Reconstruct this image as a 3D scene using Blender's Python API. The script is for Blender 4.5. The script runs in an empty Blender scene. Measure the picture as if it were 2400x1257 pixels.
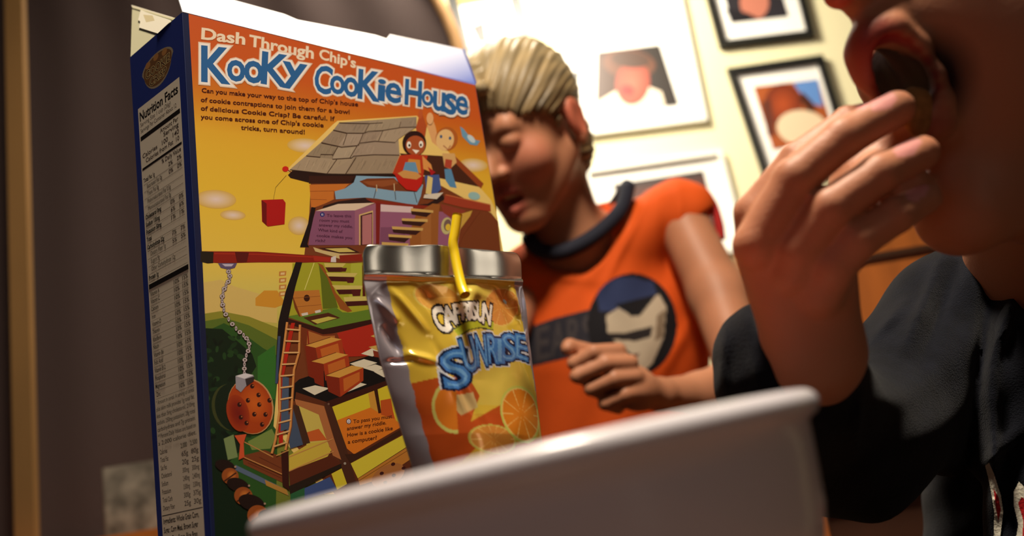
import bpy, math, random
import numpy as np
from mathutils import Vector, Matrix
from mathutils.geometry import tessellate_polygon
from mathutils.bvhtree import BVHTree
random.seed(4); rng = np.random.RandomState(4)
S = bpy.context.scene
COL = S.collection
# ------------------------------------------------------------------ camera
FPX = 2150.0; PITCH = math.radians(15.0); ROLL = math.radians(-9.5)
CAM = np.array([0.0, 0.0, 0.045])
_f = np.array([0, math.cos(PITCH), math.sin(PITCH)]); _u0 = np.array([0, -math.sin(PITCH), math.cos(PITCH)]); _x0 = np.array([1.0, 0, 0])
CX = math.cos(ROLL)*_x0 + math.sin(ROLL)*_u0
CU = -math.sin(ROLL)*_x0 + math.cos(ROLL)*_u0
CF = _f
cd = bpy.data.cameras.new('camera'); cam = bpy.data.objects.new('camera', cd); COL.objects.link(cam)
cd.sensor_width = 36; cd.lens = FPX/2400*36; cd.clip_start = .01; cd.clip_end = 50
m = Matrix.Identity(4)
for i in range(3):
    m[i][0] = CX[i]; m[i][1] = CU[i]; m[i][2] = -CF[i]; m[i][3] = CAM[i]
cam.matrix_world = m
cd.dof.use_dof = True; cd.dof.focus_distance = .43; cd.dof.aperture_fstop = 7.0
S.camera = cam
# ------------------------------------------------------------------ view, world, lights
S.view_settings.view_transform = 'Standard'; S.view_settings.look = 'None'
S.view_settings.gamma = 1; S.view_settings.use_curve_mapping = False; S.view_settings.exposure = 0.0
w = bpy.data.worlds.new('world'); S.world = w; w.use_nodes = True
w.node_tree.nodes['Background'].inputs[0].default_value = (1.0, .72, .6, 1); w.node_tree.nodes['Background'].inputs[1].default_value = .02
def area(name, loc, target, size, power, col, sy=None):
    l = bpy.data.lights.new(name, 'AREA'); l.energy = power; l.color = col; l.size = size
    if sy: l.shape = 'RECTANGLE'; l.size_y = sy
    o = bpy.data.objects.new(name, l); COL.objects.link(o); o.location = loc
    o.rotation_euler = (Vector(target)-Vector(loc)).to_track_quat('-Z', 'Y').to_euler()
    return o
area('ceiling_lamp_light', (.08, .12, 1.30), (0, .30, 0), .20, 29, (1, .86, .68))
area('wall_lamp_light', (-.02, 1.50, 1.50), (.10, 2.15, .80), .35, 33, (1, .90, .72))
area('cool_fill_light', (-.60, -.7, .75), (0, .3, .05), .5, .4, (.74, .80, 1.0))  # added bluish fill from the left; no window stands there
area('side_fill_light', (1.15, -1.25, .62), (-.05, .45, .15), .34, .9, (1, .88, .70))  # added warm fill behind the camera for pouch hem and box front

# ------------------------------------------------------------------ helpers
def lin(c):
    c = np.array(c, float)/255.0
    return np.where(c <= .04045, c/12.92, ((c+.055)/1.055)**2.4)
def rayd(px, py):
    return CF + CX*(px-1200.0)/FPX - CU*(py-628.5)/FPX
def at(px, py, d):
    return CAM + rayd(px, py)*d
def topx(P):
    P = np.asarray(P)-CAM; d = P@CF
    return 1200+FPX*(P@CX)/d, 628.5-FPX*(P@CU)/d
def mat(name, base=None, rough=.5, metal=0.0, attr=False, spec=.5, bump=None, noise=None, sss=0.0, coat=0.0, trans=0.0, sheen=0.0):
    M = bpy.data.materials.new(name); M.use_nodes = True; nt = M.node_tree; b = nt.nodes['Principled BSDF']
    b.inputs['Roughness'].default_value = rough; b.inputs['Metallic'].default_value = metal
    b.inputs['Specular IOR Level'].default_value = spec
    b.inputs['Coat Weight'].default_value = coat; b.inputs['Transmission Weight'].default_value = trans
    b.inputs['Sheen Weight'].default_value = sheen
    if sss:
        b.inputs['Subsurface Weight'].default_value = sss; b.inputs['Subsurface Radius'].default_value = (1, .25, .12); b.inputs['Subsurface Scale'].default_value = .006
    src = None
    if attr:
        a = nt.nodes.new('ShaderNodeAttribute'); a.attribute_name = 'Col'; src = a.outputs['Color']
    else:
        c = lin(base)
        b.inputs['Base Color'].default_value = (*c, 1)
    if noise:
        sc, amt = noise[:2]
        tc = nt.nodes.new('ShaderNodeTexCoord'); mp = nt.nodes.new('ShaderNodeMapping'); mp.inputs['Scale'].default_value = noise[2] if len(noise) > 2 else (1, 1, 1)
        nt.links.new(tc.outputs['Object'], mp.inputs[0])
        n = nt.nodes.new('ShaderNodeTexNoise'); n.inputs['Scale'].default_value = sc; n.inputs['Detail'].default_value = 4
        nt.links.new(mp.outputs[0], n.inputs['Vector'])
        mr = nt.nodes.new('ShaderNodeMapRange'); mr.inputs[1].default_value = .3; mr.inputs[2].default_value = .7; mr.inputs[3].default_value = 1-amt; mr.inputs[4].default_value = 1+amt
        nt.links.new(n.outputs[0], mr.inputs[0])
        mx = nt.nodes.new('ShaderNodeMix'); mx.data_type = 'RGBA'; mx.blend_type = 'MULTIPLY'; mx.inputs[0].default_value = 1
        if src: nt.links.new(src, mx.inputs[6])
        else: mx.inputs[6].default_value = (*lin(base), 1)
        nt.links.new(mr.outputs[0], mx.inputs[7]); src = mx.outputs[2]
    if src: nt.links.new(src, b.inputs['Base Color'])
    if bump:
        n = nt.nodes.new('ShaderNodeTexNoise'); n.inputs['Scale'].default_value = bump[0]; n.inputs['Detail'].default_value = 3
        tc = nt.nodes.new('ShaderNodeTexCoord'); nt.links.new(tc.outputs['Object'], n.inputs['Vector'])
        bp = nt.nodes.new('ShaderNodeBump'); bp.inputs['Distance'].default_value = bump[1]; bp.inputs['Strength'].default_value = 1
        nt.links.new(n.outputs[0], bp.inputs['Height']); nt.links.new(bp.outputs[0], b.inputs['Normal'])
    return M
def empty(name, loc, label=None, cat=None, group=None):
    o = bpy.data.objects.new(name, None); COL.objects.link(o); o.location = tuple(loc); o.empty_display_size = .02
    if label: o['label'] = label; o['category'] = cat
    if group: o['group'] = group
    return o
def tag(o, label, cat, group=None):
    o['label'] = label; o['category'] = cat
    if group: o['group'] = group
    return o
def mesh(name, V, Fc, material, parent=None, smooth=False, col=None, label=None):
    """world-space vertices; origin is moved to the parent's origin or to the mesh's base"""
    V = np.asarray(V, float)
    if parent is not None: org = np.array(parent.matrix_world.translation) if parent.get('_o') is None else np.array(parent['_o'])
    else: org = np.array([V[:, 0].mean(), V[:, 1].mean(), V[:, 2].min()])
    me = bpy.data.meshes.new(name)
    me.from_pydata((V-org).tolist(), [], Fc if isinstance(Fc, list) else Fc.tolist())
    if col is not None:
        c = np.asarray(col, float)
        a = me.color_attributes.new('Col', 'FLOAT_COLOR', 'POINT')
        if c.shape[1] == 3: c = np.concatenate([c, np.ones((len(c), 1))], 1)
        a.data.foreach_set('color', c.astype(np.float32).ravel())
    me.materials.append(material)
    if smooth: me.polygons.foreach_set('use_smooth', [True]*len(me.polygons))
    me.update()
    o = bpy.data.objects.new(name, me); COL.objects.link(o)
    if parent is not None: o.parent = parent
    else: o.location = tuple(org)
    if label: o['label'] = label
    return o
def root(name, loc, label, cat, group=None):
    o = empty(name, loc, label, cat, group); bpy.context.view_layer.update(); return o
BOXF = [[0, 1, 3, 2], [4, 6, 7, 5], [0, 4, 5, 1], [2, 3, 7, 6], [0, 2, 6, 4], [1, 5, 7, 3]]
def boxv(c, ax, ay, az, sx, sy, sz):
    c = np.array(c, float); return [c+ax*(i*sx/2)+ay*(j*sy/2)+az*(k*sz/2) for i in (-1, 1) for j in (-1, 1) for k in (-1, 1)]
class MB:
    def __init__(s): s.v = []; s.f = []
    def add(s, V, Fc):
        o = len(s.v); s.v += [np.array(p, float) for p in V]; s.f += [[i+o for i in f] for f in Fc]; return s
    def box(s, c, sx, sy, sz, ax=None, ay=None, az=None):
        ax = np.array([1., 0, 0]) if ax is None else ax; ay = np.array([0, 1., 0]) if ay is None else ay; az = np.array([0, 0, 1.]) if az is None else az
        return s.add(boxv(c, ax, ay, az, sx, sy, sz), BOXF)
    def tube(s, pts, r, n=16, cap=True):
        pts = [np.array(p, float) for p in pts]; rs = r if hasattr(r, '__len__') else [r]*len(pts)
        V = []; ref = np.array([.3, .2, .9])
        for i, p in enumerate(pts):
            t = pts[min(i+1, len(pts)-1)]-pts[max(i-1, 0)]; t /= np.linalg.norm(t)
            a = np.cross(t, ref); a /= np.linalg.norm(a); b = np.cross(t, a)
            V += [p+rs[i]*(math.cos(q*2*math.pi/n)*a+math.sin(q*2*math.pi/n)*b) for q in range(n)]
        Fc = [[i*n+q, i*n+(q+1) % n, (i+1)*n+(q+1) % n, (i+1)*n+q] for i in range(len(pts)-1) for q in range(n)]
        if cap: Fc += [list(range(n))[::-1], [(len(pts)-1)*n+q for q in range(n)]]
        return s.add(V, Fc)
    def build(s, name, material, parent=None, smooth=False, label=None):
        return mesh(name, s.v, s.f, material, parent, smooth, label=label)
def cat(pts, n=8):
    """Catmull-Rom through points"""
    P = [np.array(p, float) for p in pts]; P = [2*P[0]-P[1]]+P+[2*P[-1]-P[-2]]; out = []
    for i in range(1, len(P)-2):
        for k in range(n):
            t = k/n; a, b, c, d = P[i-1:i+3]
            out.append(.5*(2*b+(c-a)*t+(2*a-5*b+4*c-d)*t*t+(3*b-a-3*c+d)*t**3))
    out.append(P[-2]); return out
# text outlines -> 2D triangles, cap height = 1
_tc = {}
def text2d(s, off=0.0, shear=0.0):
    key = (s, off)
    if key not in _tc:
        c = bpy.data.curves.new('t', 'FONT'); c.body = s; c.size = 1; c.offset = off; c.resolution_u = 3; c.fill_mode = 'FRONT'
        o = bpy.data.objects.new('t', c); COL.objects.link(o); dg = bpy.context.evaluated_depsgraph_get(); dg.update()
        me = o.evaluated_get(dg).to_mesh(); me.calc_loop_triangles()
        V = np.array([(v.co.x, v.co.y) for v in me.vertices]) if len(me.vertices) else np.zeros((0, 2)); T = [list(t.vertices) for t in me.loop_triangles]
        bpy.data.objects.remove(o); bpy.data.curves.remove(c); _tc[key] = (V/.729, T)
    return _tc[key]
def word_px(s, x0, y0, x1, y1, h, off=0.0, up=None):
    """text on a baseline between two points, y down; returns pts, tris"""
    V, T = text2d(s, off); V0, _ = text2d(s, 0)
    if not len(V): return V, T
    w = V0[:, 0].max()-V0[:, 0].min(); t = (V[:, 0]-V0[:, 0].min())/w
    up = (0, -1) if up is None else up
    return np.stack([x0+(x1-x0)*t+up[0]*h*V[:, 1], y0+(y1-y0)*t+up[1]*h*V[:, 1]], 1), T
def glyph_px(ch, x0, x1, y0, y1, slope, off=0.0, rot=0.0):
    """one letter fitted into a box (y0 top, y1 bottom) sheared by slope"""
    V, T = text2d(ch, off); V0, _ = text2d(ch, 0.0)
    a, b = V0.min(0), V0.max(0); t = (V-a)/(b-a)
    xx = (t[:, 0]-.5)*(x1-x0); yy = -(t[:, 1]-.5)*(y1-y0)
    c, s_ = math.cos(rot), math.sin(rot); xx, yy = c*xx-s_*yy, s_*xx+c*yy
    return np.stack([(x0+x1)/2+xx, (y0+y1)/2+yy+slope*xx], 1), T
def ellp(cx, cy, rx, ry, rot=0.0, n=28):
    a = np.linspace(0, 2*math.pi, n, endpoint=False); x = rx*np.cos(a); y = ry*np.sin(a); c, s_ = math.cos(rot), math.sin(rot)
    return np.stack([cx+c*x-s_*y, cy+s_*x+c*y], 1)
def linep(pts, wd, w1=None):
    pts = np.array(pts, float); L = []; Rr = []; n = len(pts)
    for i in range(n):
        t = pts[min(i+1, n-1)]-pts[max(i-1, 0)]; t /= np.linalg.norm(t)+1e-9; q = np.array([-t[1], t[0]])*(wd if w1 is None else wd+(w1-wd)*i/(n-1))/2
        L.append(pts[i]+q); Rr.append(pts[i]-q)
    return np.array(L+Rr[::-1])
class Panel:
    """flat printed artwork: shapes layered on one plane, given as picture points"""
    def __init__(s, fn, outward): s.fn = fn; s.o = outward; s.v = []; s.f = []; s.c = []; s.k = 0; s.bb = []
    def raw(s, pts, tris, col, lift=None):
        if not len(pts): return
        P2 = np.asarray(pts, float); bb = (P2[:, 0].min(), P2[:, 1].min(), P2[:, 0].max(), P2[:, 1].max())
        lv = max([l for (x0, y0, x1, y1, l) in s.bb if x0 < bb[2] and x1 > bb[0] and y0 < bb[3] and y1 > bb[1]]+[0])+1
        s.bb.append((*bb, lv)); off = .00035+s.k*.000004+lv*.000004
        b = len(s.v); col = np.array(col, float)
        cs = lin(col) if col.ndim == 2 else np.tile(lin(col), (len(pts), 1))
        for p in pts: s.v.append(s.fn(p[0], p[1])+s.o*off)
        s.c += list(cs); s.f += [[i+b for i in t] for t in tris]
    def poly(s, pts, col):
        pts = np.array(pts, float); T = tessellate_polygon([[Vector((p[0], p[1], 0)) for p in pts]])
        s.raw(pts, [list(t) for t in T], col)
    def line(s, pts, wd, col, w1=None): s.poly(linep(pts, wd, w1), col)
    def ell(s, cx, cy, rx, ry, col, rot=0.0, edge=None):
        E = ellp(cx, cy, rx, ry, rot)
        if edge is None: s.poly(E, col)
        else:
            P = np.concatenate([[[cx, cy]], (E+[[cx, cy]])/2, E]); n = len(E); T = []
            for i in range(n):
                j = (i+1) % n; T += [[0, 1+i, 1+j], [1+i, 1+n+i, 1+n+j], [1+i, 1+n+j, 1+j]]
            m_ = (np.array(col)*.6+np.array(edge)*.4)
            s.raw(P, T, np.concatenate([[col], np.tile(m_, (n, 1)), np.tile(edge, (n, 1))]))
    def word(s, t, x0, y0, x1, y1, h, col, off=0.0, up=None): s.raw(*word_px(t, x0, y0, x1, y1, h, off, up), col)
    def build(s, name, material, parent, label=None):
        # consistent facing
        V = np.array(s.v); F_ = []
        for f in s.f:
            n = np.cross(V[f[1]]-V[f[0]], V[f[2]]-V[f[0]]); F_.append(f if n@s.o > 0 else f[::-1])
        return mesh(name, V, F_, material, parent, col=s.c, label=label)
# numpy painter for curved surfaces (colour looked up per vertex)
def inpoly(x, y, P):
    P = np.asarray(P); r = np.zeros(x.shape, bool); bb = (x >= P[:, 0].min()) & (x <= P[:, 0].max()) & (y >= P[:, 1].min()) & (y <= P[:, 1].max())
    xs = x[bb]; ys = y[bb]; rr = np.zeros(xs.shape, bool)
    for i in range(len(P)):
        x0, y0 = P[i-1]; x1, y1 = P[i]
        if y0 == y1: continue
        c = ((y0 > ys) != (y1 > ys)) & (xs < (x1-x0)*(ys-y0)/(y1-y0)+x0); rr ^= c
    r[bb] = rr; return r
def intris(x, y, V, T):
    r = np.zeros(x.shape, bool)
    if not len(T): return r
    bb = (x >= V[:, 0].min()) & (x <= V[:, 0].max()) & (y >= V[:, 1].min()) & (y <= V[:, 1].max())
    xs = x[bb]; ys = y[bb]; rr = np.zeros(xs.shape, bool)
    for t in T:
        a, b, c = V[t[0]], V[t[1]], V[t[2]]
        d1 = (b[0]-a[0])*(ys-a[1])-(b[1]-a[1])*(xs-a[0]); d2 = (c[0]-b[0])*(ys-b[1])-(c[1]-b[1])*(xs-b[0]); d3 = (a[0]-c[0])*(ys-c[1])-(a[1]-c[1])*(xs-c[0])
        rr |= ((d1 >= 0) & (d2 >= 0) & (d3 >= 0)) | ((d1 <= 0) & (d2 <= 0) & (d3 <= 0))
    r[bb] = rr; return r
# ------------------------------------------------------------------ implicit bodies
def rc(a, b, r1, r2=None, k=.006, op=1): return ('rc', np.array(a, float), np.array(b, float), r1, r1 if r2 is None else r2, k, op)
def el(c, r, R=None, k=.006, op=1): return ('el', np.array(c, float), np.array(r, float), np.eye(3) if R is None else np.array(R, float), k, op)
def _prim(P, q):
    if q[0] == 'rc':
        _, a, b, r1, r2, k, op = q; ba = b-a; L = ba@ba+1e-12; t = np.clip((P-a)@ba/L, 0, 1)
        return np.linalg.norm(P-a-t[:, None]*ba, axis=1)-(r1+(r2-r1)*t)
    _, c, r, R, k, op = q; p = (P-c)@R; k0 = np.linalg.norm(p/r, axis=1); k1 = np.linalg.norm(p/(r*r), axis=1)+1e-9
    return k0*(k0-1)/k1
def sdf(P, prims, disp=None):
    d = np.full(len(P), 1e3)
    for q in prims:
        dd = _prim(P, q); k, op = q[-2], q[-1]
        if op > 0:
            h = np.clip(.5+.5*(dd-d)/k, 0, 1); d = dd*(1-h)+d*h-k*h*(1-h)
        else:
            dd = -dd; h = np.clip(.5-.5*(dd-d)/k, 0, 1); d = dd*(1-h)+d*h+k*h*(1-h)
            # h->1 keeps d, h->0 takes the cut
    if disp is not None: d = d+disp(P)
    return d
def nets(prims, lo, hi, h, disp=None, slack=0.0):
    lo = np.array(lo, float); hi = np.array(hi, float); n = np.ceil((hi-lo)/h).astype(int)+1
    B = 6; nb = np.ceil(n/B).astype(int); n = nb*B
    gx = [lo[i]+h*(np.arange(nb[i])*B+B/2) for i in range(3)]
    C = np.stack(np.meshgrid(*gx, indexing='ij'), -1).reshape(-1, 3)
    dc = sdf(C, prims); act = np.abs(dc) < h*B*1.6+slack+.004
    V = np.repeat(np.repeat(np.repeat(np.where(dc < 0, -1.0, 1.0).reshape(nb), B, 0), B, 1), B, 2).astype(np.float32)
    A = np.repeat(np.repeat(np.repeat(act.reshape(nb), B, 0), B, 1), B, 2)
    I = np.argwhere(A)
    for s0 in range(0, len(I), 400000):
        J = I[s0:s0+400000]; V[J[:, 0], J[:, 1], J[:, 2]] = sdf(lo+J*h, prims, disp)
    ins = V < 0; c = np.zeros(n-1, np.int8); sl = lambda a, i: slice(i, a-1+i)
    for i in (0, 1):
        for j in (0, 1):
            for k in (0, 1): c += ins[sl(n[0], i), sl(n[1], j), sl(n[2], k)]
    cm = (c > 0) & (c < 8); ci = np.argwhere(cm); idx = -np.ones(cm.shape, np.int64); idx[cm] = np.arange(len(ci))
    acc = np.zeros((len(ci), 3)); cnt = np.zeros(len(ci))
    cor = [(i, j, k) for i in (0, 1) for j in (0, 1) for k in (0, 1)]
    for a in range(8):
        for b in range(a+1, 8):
            pa, pb = np.array(cor[a]), np.array(cor[b])
            if abs(pa-pb).sum() != 1: continue
            va = V[tuple((ci+pa).T)]; vb = V[tuple((ci+pb).T)]; mk = (va < 0) != (vb < 0)
            t = (va/(va-vb+1e-20))[mk][:, None]; acc[mk] += pa+(pb-pa)*t; cnt[mk] += 1
    P = lo+(ci+acc/cnt[:, None])*h
    Q = []
    for ax in range(3):
        s0 = [slice(None)]*3; s1 = [slice(None)]*3; s0[ax] = slice(0, -1); s1[ax] = slice(1, None)
        a, b = ins[tuple(s0)], ins[tuple(s1)]; E = np.argwhere(a != b); o1, o2 = [i for i in range(3) if i != ax]
        E = E[(E[:, o1] > 0) & (E[:, o2] > 0) & (E[:, o1] < cm.shape[o1]) & (E[:, o2] < cm.shape[o2])]
        fl = a[tuple(E.T)]
        def g(d1, d2):
            e = E.copy(); e[:, o1] += d1; e[:, o2] += d2; return idx[tuple(e.T)]
        q = np.stack([g(-1, -1), g(0, -1), g(0, 0), g(-1, 0)], 1)
        if ax == 1: fl = ~fl
        q[~fl] = q[~fl][:, ::-1]; Q.append(q)
    Q = np.concatenate(Q); Q = Q[(Q >= 0).all(1)]
    return P, Q
def wob(P, f, s=0.0):
    x, y, z = P[:, 0]*f, P[:, 1]*f, P[:, 2]*f
    return (np.sin(x+1.3*np.sin(.7*y+s)+s)*np.sin(1.1*y+.9*np.sin(.8*z+2*s))+np.sin(.9*z+1.2*np.sin(.6*x)+1.7*s))*.5

# ------------------------------------------------------------------ materials
M_print = mat('printed_card', rough=.38, attr=True, spec=.35)
M_print2 = mat('printed_card_side', rough=.5, attr=True, spec=.25)
M_card = mat('raw_card', (232, 224, 200), .6, noise=(60, .06))
M_wall = mat('cream_wall', (232, 224, 184), .7, noise=(2.5, .03), bump=(180, .0006))
M_blackframe = mat('black_frame', (22, 22, 20), .35)
M_whiteframe = mat('white_frame', (240, 238, 228), .45)
M_mat = mat('mat_board', (246, 244, 238), .8)
M_photo = mat('photo_paper', rough=.4, attr=True)
M_attr = mat('cloth_print', rough=.85, attr=True, spec=.2, bump=(900, .0004))
M_skin = mat('skin', rough=.5, attr=True, spec=.35, sss=.12, bump=(700, .00015))
M_hair = mat('hair', rough=.45, attr=True, spec=.4)
M_navy = mat('navy_fleece', (15, 17, 25), .95, spec=.1, bump=(1500, .0006), noise=(90, .35), sheen=.06)
M_wood = mat('table_wood', (66, 38, 20), .35, noise=(3, .25, (1, 14, 1)))
M_wood2 = mat('chair_wood', (176, 98, 36), .4, noise=(4, .2, (8, 1, 1)))

# ------------------------------------------------------------------ box geometry
YAW = 0.79476865
BC = CAM+np.array([-0.13741969, 0.38401656, 0.0])
be = np.array([math.cos(YAW), math.sin(YAW), 0]); bn = np.array([-math.sin(YAW), math.cos(YAW), 0]); bz = np.array([0, 0, 1.])
def onplane(px, py, P0, nn):
    d = rayd(px, py); return CAM+d*(((P0-CAM)@nn)/(d@nn))
def fr(px, py): return onplane(px, py, BC, bn)
def sd(px, py): return onplane(px, py, BC, be)
def down(a, b):
    """extend the line a->b to the table top"""
    t = a[2]/(a[2]-b[2]); return a+(b-a)*t
TL = fr(427, 30); TR = fr(1113, 200); BL = down(TL, fr(495, 1257)); BR = down(TR, fr(1175, 570))
sTL = TL; TB = sd(306, 135); BB = down(TB, sd(372, 1257)); TL2 = TL
TBR = TR+(TB-TL); BBR = BR+(BB-BL)
sn = np.cross(BL-TL, TB-TL); sn /= np.linalg.norm(sn); sn = sn if sn@be < 0 else -sn     # outward normal of the side
TB = onplane(306, 135, TL, sn); BB = down(TB, onplane(372, 1257, TL, sn)); TBR = TR+(TB-TL); BBR = BR+(BB-BL)
def sd(px, py): return onplane(px, py, TL, sn)

# ------------------------------------------------------------------ room shell
WY = 2.15      # back wall
wn = np.array([-.13, -1, 0]); wn /= np.linalg.norm(wn); WP = np.array([.3, WY, 0])
wr = np.array([-wn[1], wn[0], 0]); wr = wr if wr[0] > 0 else -wr
def structure(o): o['kind'] = 'structure'; return o
TZ = 0.0; FLOOR = -.74
def plate(name, c, ax, ay, az, sx, sy, sz, M): return structure(MB().box(c, sx, sy, sz, ax, ay, az).build(name, M))
X_, Y_, Z_ = np.array([1., 0, 0]), np.array([0, 1., 0]), np.array([0, 0, 1.])
plate('wall_back', WP-wn*.05+Z_*.56, wr, wn, Z_, 6.0, .1, 2.6, M_wall)
plate('floor', (0, .3, FLOOR-.03), X_, Y_, Z_, 6.2, 5.2, .06, M_wood)
plate('ceiling', (0, .3, FLOOR+2.63), X_, Y_, Z_, 6.2, 5.2, .06, mat('ceiling_paint', (150, 140, 122), .8))
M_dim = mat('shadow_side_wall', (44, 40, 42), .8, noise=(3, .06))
plate('wall_left', (-1.75, .3, .56), X_, Y_, Z_, .1, 5.2, 2.6, M_dim)
plate('wall_right', (2.6, .3, .56), X_, Y_, Z_, .1, 5.2, 2.6, M_dim)
plate('wall_front', (0, -2.1, .56), X_, Y_, Z_, 6.0, .1, 2.6, M_dim)

# dark curtain behind the box, with a curved hanging edge on the right
def curtain():
    r = root('curtain', at(560, 900, 1.62)*np.array([1, 1, 0])+np.array([0, 0, FLOOR]), 'dark brown curtain hanging behind the cereal box', 'curtain')
    N, K = 150, 60; dep = 1.62; P = []; C = []
    A = at(70, 1250, dep); B = at(1090, 150, dep)
    z0, z1 = FLOOR+.01, FLOOR+2.55
    for j in range(K+1):
        z = z0+(z1-z0)*j/K
        for i in range(N+1):
            s = i/N
            x0 = -1.02; x1 = at(1092, 240, dep)[0]
            zz = z-at(1085, 110, dep)[2]
            x1e = x1-(max(0, zz)**2)*1.2 + (0.0 if zz > 0 else -zz*.0)
            x = x0+(x1e-x0)*s; y = at(600, 600, dep)[1]+.35*0+ .0035*math.sin(s*40+.6*math.sin(z*3))*(.4+.6*s)
            P.append((x, y, z)); C.append((0, 0, 0))
    F_ = [[j*(N+1)+i, j*(N+1)+i+1, (j+1)*(N+1)+i+1, (j+1)*(N+1)+i] for j in range(K) for i in range(N)]
    M = mat('curtain_cloth', (76, 62, 60), .85, spec=.2, bump=(300, .0008))
    o = mesh('curtain_panel', P, F_, M, r, True)
    s = o.modifiers.new('s', 'SOLIDIFY'); s.thickness = .006
    e = MB(); e.tube([np.array([P[j*(N+1)+N][0]+.004, P[j*(N+1)+N][1], P[j*(N+1)+N][2]]) for j in range(K+1)], .012, 8)
    e.build('edge_binding', mat('tan_binding', (196, 150, 96), .7), r, True, label='tan edge binding')
curtain()
# tan post at the far left
def trim():
    c = at(50, 640, 1.45); M = mat('tan_woodwork', (140, 104, 58), .6, noise=(5, .25, (1, 1, .3)))
    structure(MB().box((c[0], c[1], FLOOR+1.30), .030, .014, 2.59).build('trim_1', M))
trim()

# ------------------------------------------------------------------ framed pictures on the wall
def wl(px, py, off=0.0): return onplane(px, py, WP+wn*off, wn)
def lerp(a, b, t): return np.array(a, float)+(np.array(b, float)-np.array(a, float))*t
def frame_picture(label, q, bw, mframe, openings, th=.02, cat_='picture'):
    """q: four picture points TL TR BR BL of the outer frame; openings: list of (quad, painter)"""
    Q = [wl(*p) for p in q]; c = sum(Q)/4
    r = root('picture_frame', min(Q, key=lambda p: p[2]), label, cat_)
    cen = c
    def inset(P, d):
        out = []
        for i in range(4):
            a, b, cc = P[i-1], P[i], P[(i+1) % 4]; u = (a-b)/np.linalg.norm(a-b); v = (cc-b)/np.linalg.norm(cc-b)
            out.append(b+(u+v)*d)
        return out
    I = inset(Q, bw); o1 = wn*th
    V = []; F_ = []
    V = [p for p in Q]+[p+o1 for p in Q]+[p+o1 for p in I]+[p+wn*.004 for p in I]
    for i in range(4):
        j = (i+1) % 4; F_ += [[i, j, 4+j, 4+i], [4+i, 4+j, 8+j, 8+i], [8+i, 8+j, 12+j, 12+i]]
    F_ += [[3, 2, 1, 0]]
    mesh('frame', V, F_, mframe, r)
    mesh('mat_board', [p+wn*.006 for p in I]+[p+wn*.001 for p in I], [[0, 1, 2, 3], [7, 6, 5, 4], [0, 4, 5, 1], [1, 5, 6, 2], [2, 6, 7, 3], [3, 7, 4, 0]], M_mat, r)
    for quad, shapes in openings:
        pn = Panel(lambda a, b: wl(a, b, .007), wn); pn.k = 0
        dk = lambda c: tuple(255*(v/255)**1.9 for v in c)
        shapes = [dk(shapes[0])]+[sh[:2]+(dk(sh[2]),) if sh[0] == 'p' else tuple(dk(v) if isinstance(v, tuple) else v for v in sh) for sh in shapes[1:]]
        base, rest = shapes[0], shapes[1:]
        pn.poly(quad, base)
        for sh in rest:
            if sh[0] == 'p': pn.poly(sh[1], sh[2])
            else: pn.ell(*sh[1:6], rot=sh[6] if len(sh) > 6 else 0, edge=sh[7] if len(sh) > 7 else None)
        pn.build('photograph', M_photo, r)
    return r
frame_picture('large white frame with wide mat and portrait of a smiling face, beside the blond hair',
    [(1262, -150), (1560, -185), (1658, 288), (1338, 328)], .012, M_whiteframe,
    [([(1400, 122), (1546, 105), (1591, 246), (1397, 268)], [(120, 84, 62), ('p', [(1500, 110), (1546, 105), (1591, 246), (1545, 250), (1520, 190)], (84, 66, 54)),
        ('e', 1475, 150, 62, 34, (150, 110, 84), .1), ('p', [(1400, 240), (1397, 268), (1560, 249), (1550, 215), (1510, 200), (1440, 215)], (240, 232, 220)),
        ('e', 1483, 195, 40, 52, (222, 150, 132), .15, (190, 120, 100)), ('e', 1470, 212, 16, 12, (205, 96, 92), .2), ('e', 1478, 140, 46, 20, (126, 96, 76), .1)]),
     ([(1316, 172), (1362, 166), (1330, 236), (1322, 226)], [(84, 52, 38), ('e', 1340, 182, 16, 12, (50, 30, 24))])])
frame_picture('large white frame hanging lowest, behind the shoulder of the orange shirt', [(1368, 402), (1690, 356), (1752, 590), (1440, 640)], .012, M_whiteframe,
    [([(1437, 432), (1648, 400), (1690, 560), (1480, 600)], [(132, 76, 48), ('e', 1540, 500, 50, 60, (196, 130, 104)), ('p', [(1437, 432), (1648, 400), (1652, 415), (1442, 447)], (96, 56, 40))])])
frame_picture('black framed picture cut by the top edge of the photo', [(1620, -125), (1846, -150), (1908, 92), (1686, 118)], .0165, M_blackframe,
    [([(1690, -40), (1820, -55), (1848, 38), (1714, 54)], [(96, 92, 100), ('e', 1768, 6, 34, 40, (216, 168, 152)), ('p', [(1700, 20), (1750, 30), (1780, 44), (1715, 54)], (74, 70, 80))])])
frame_picture('black framed picture with a warm portrait, right of the white frame', [(1702, 168), (1926, 136), (2008, 400), (1792, 432)], .0165, M_blackframe,
    [([(1766, 204), (1916, 186), (1960, 330), (1812, 350)], [(200, 138, 84), ('p', [(1858, 194), (1916, 186), (1930, 250), (1890, 240)], (150, 184, 226)),
        ('e', 1835, 245, 44, 50, (206, 130, 74), .1, (160, 92, 50)), ('p', [(1880, 215), (1905, 240), (1915, 260), (1895, 262), (1872, 232)], (130, 80, 48)),
        ('e', 1880, 300, 60, 42, (238, 226, 206), .1), ('p', [(1784, 240), (1806, 232), (1818, 318), (1800, 320)], (150, 96, 70))])])
frame_picture('black framed picture above the blond hair, mostly hidden', [(1010, -160), (1170, -190), (1250, 118), (1085, 142)], .027, M_blackframe,
    [([(1104, 62), (1134, 50), (1142, 98), (1122, 100)], [(84, 50, 36)]), ([(1060, -30), (1140, -42), (1152, 2), (1070, 16)], [(196, 182, 120)])])

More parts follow.
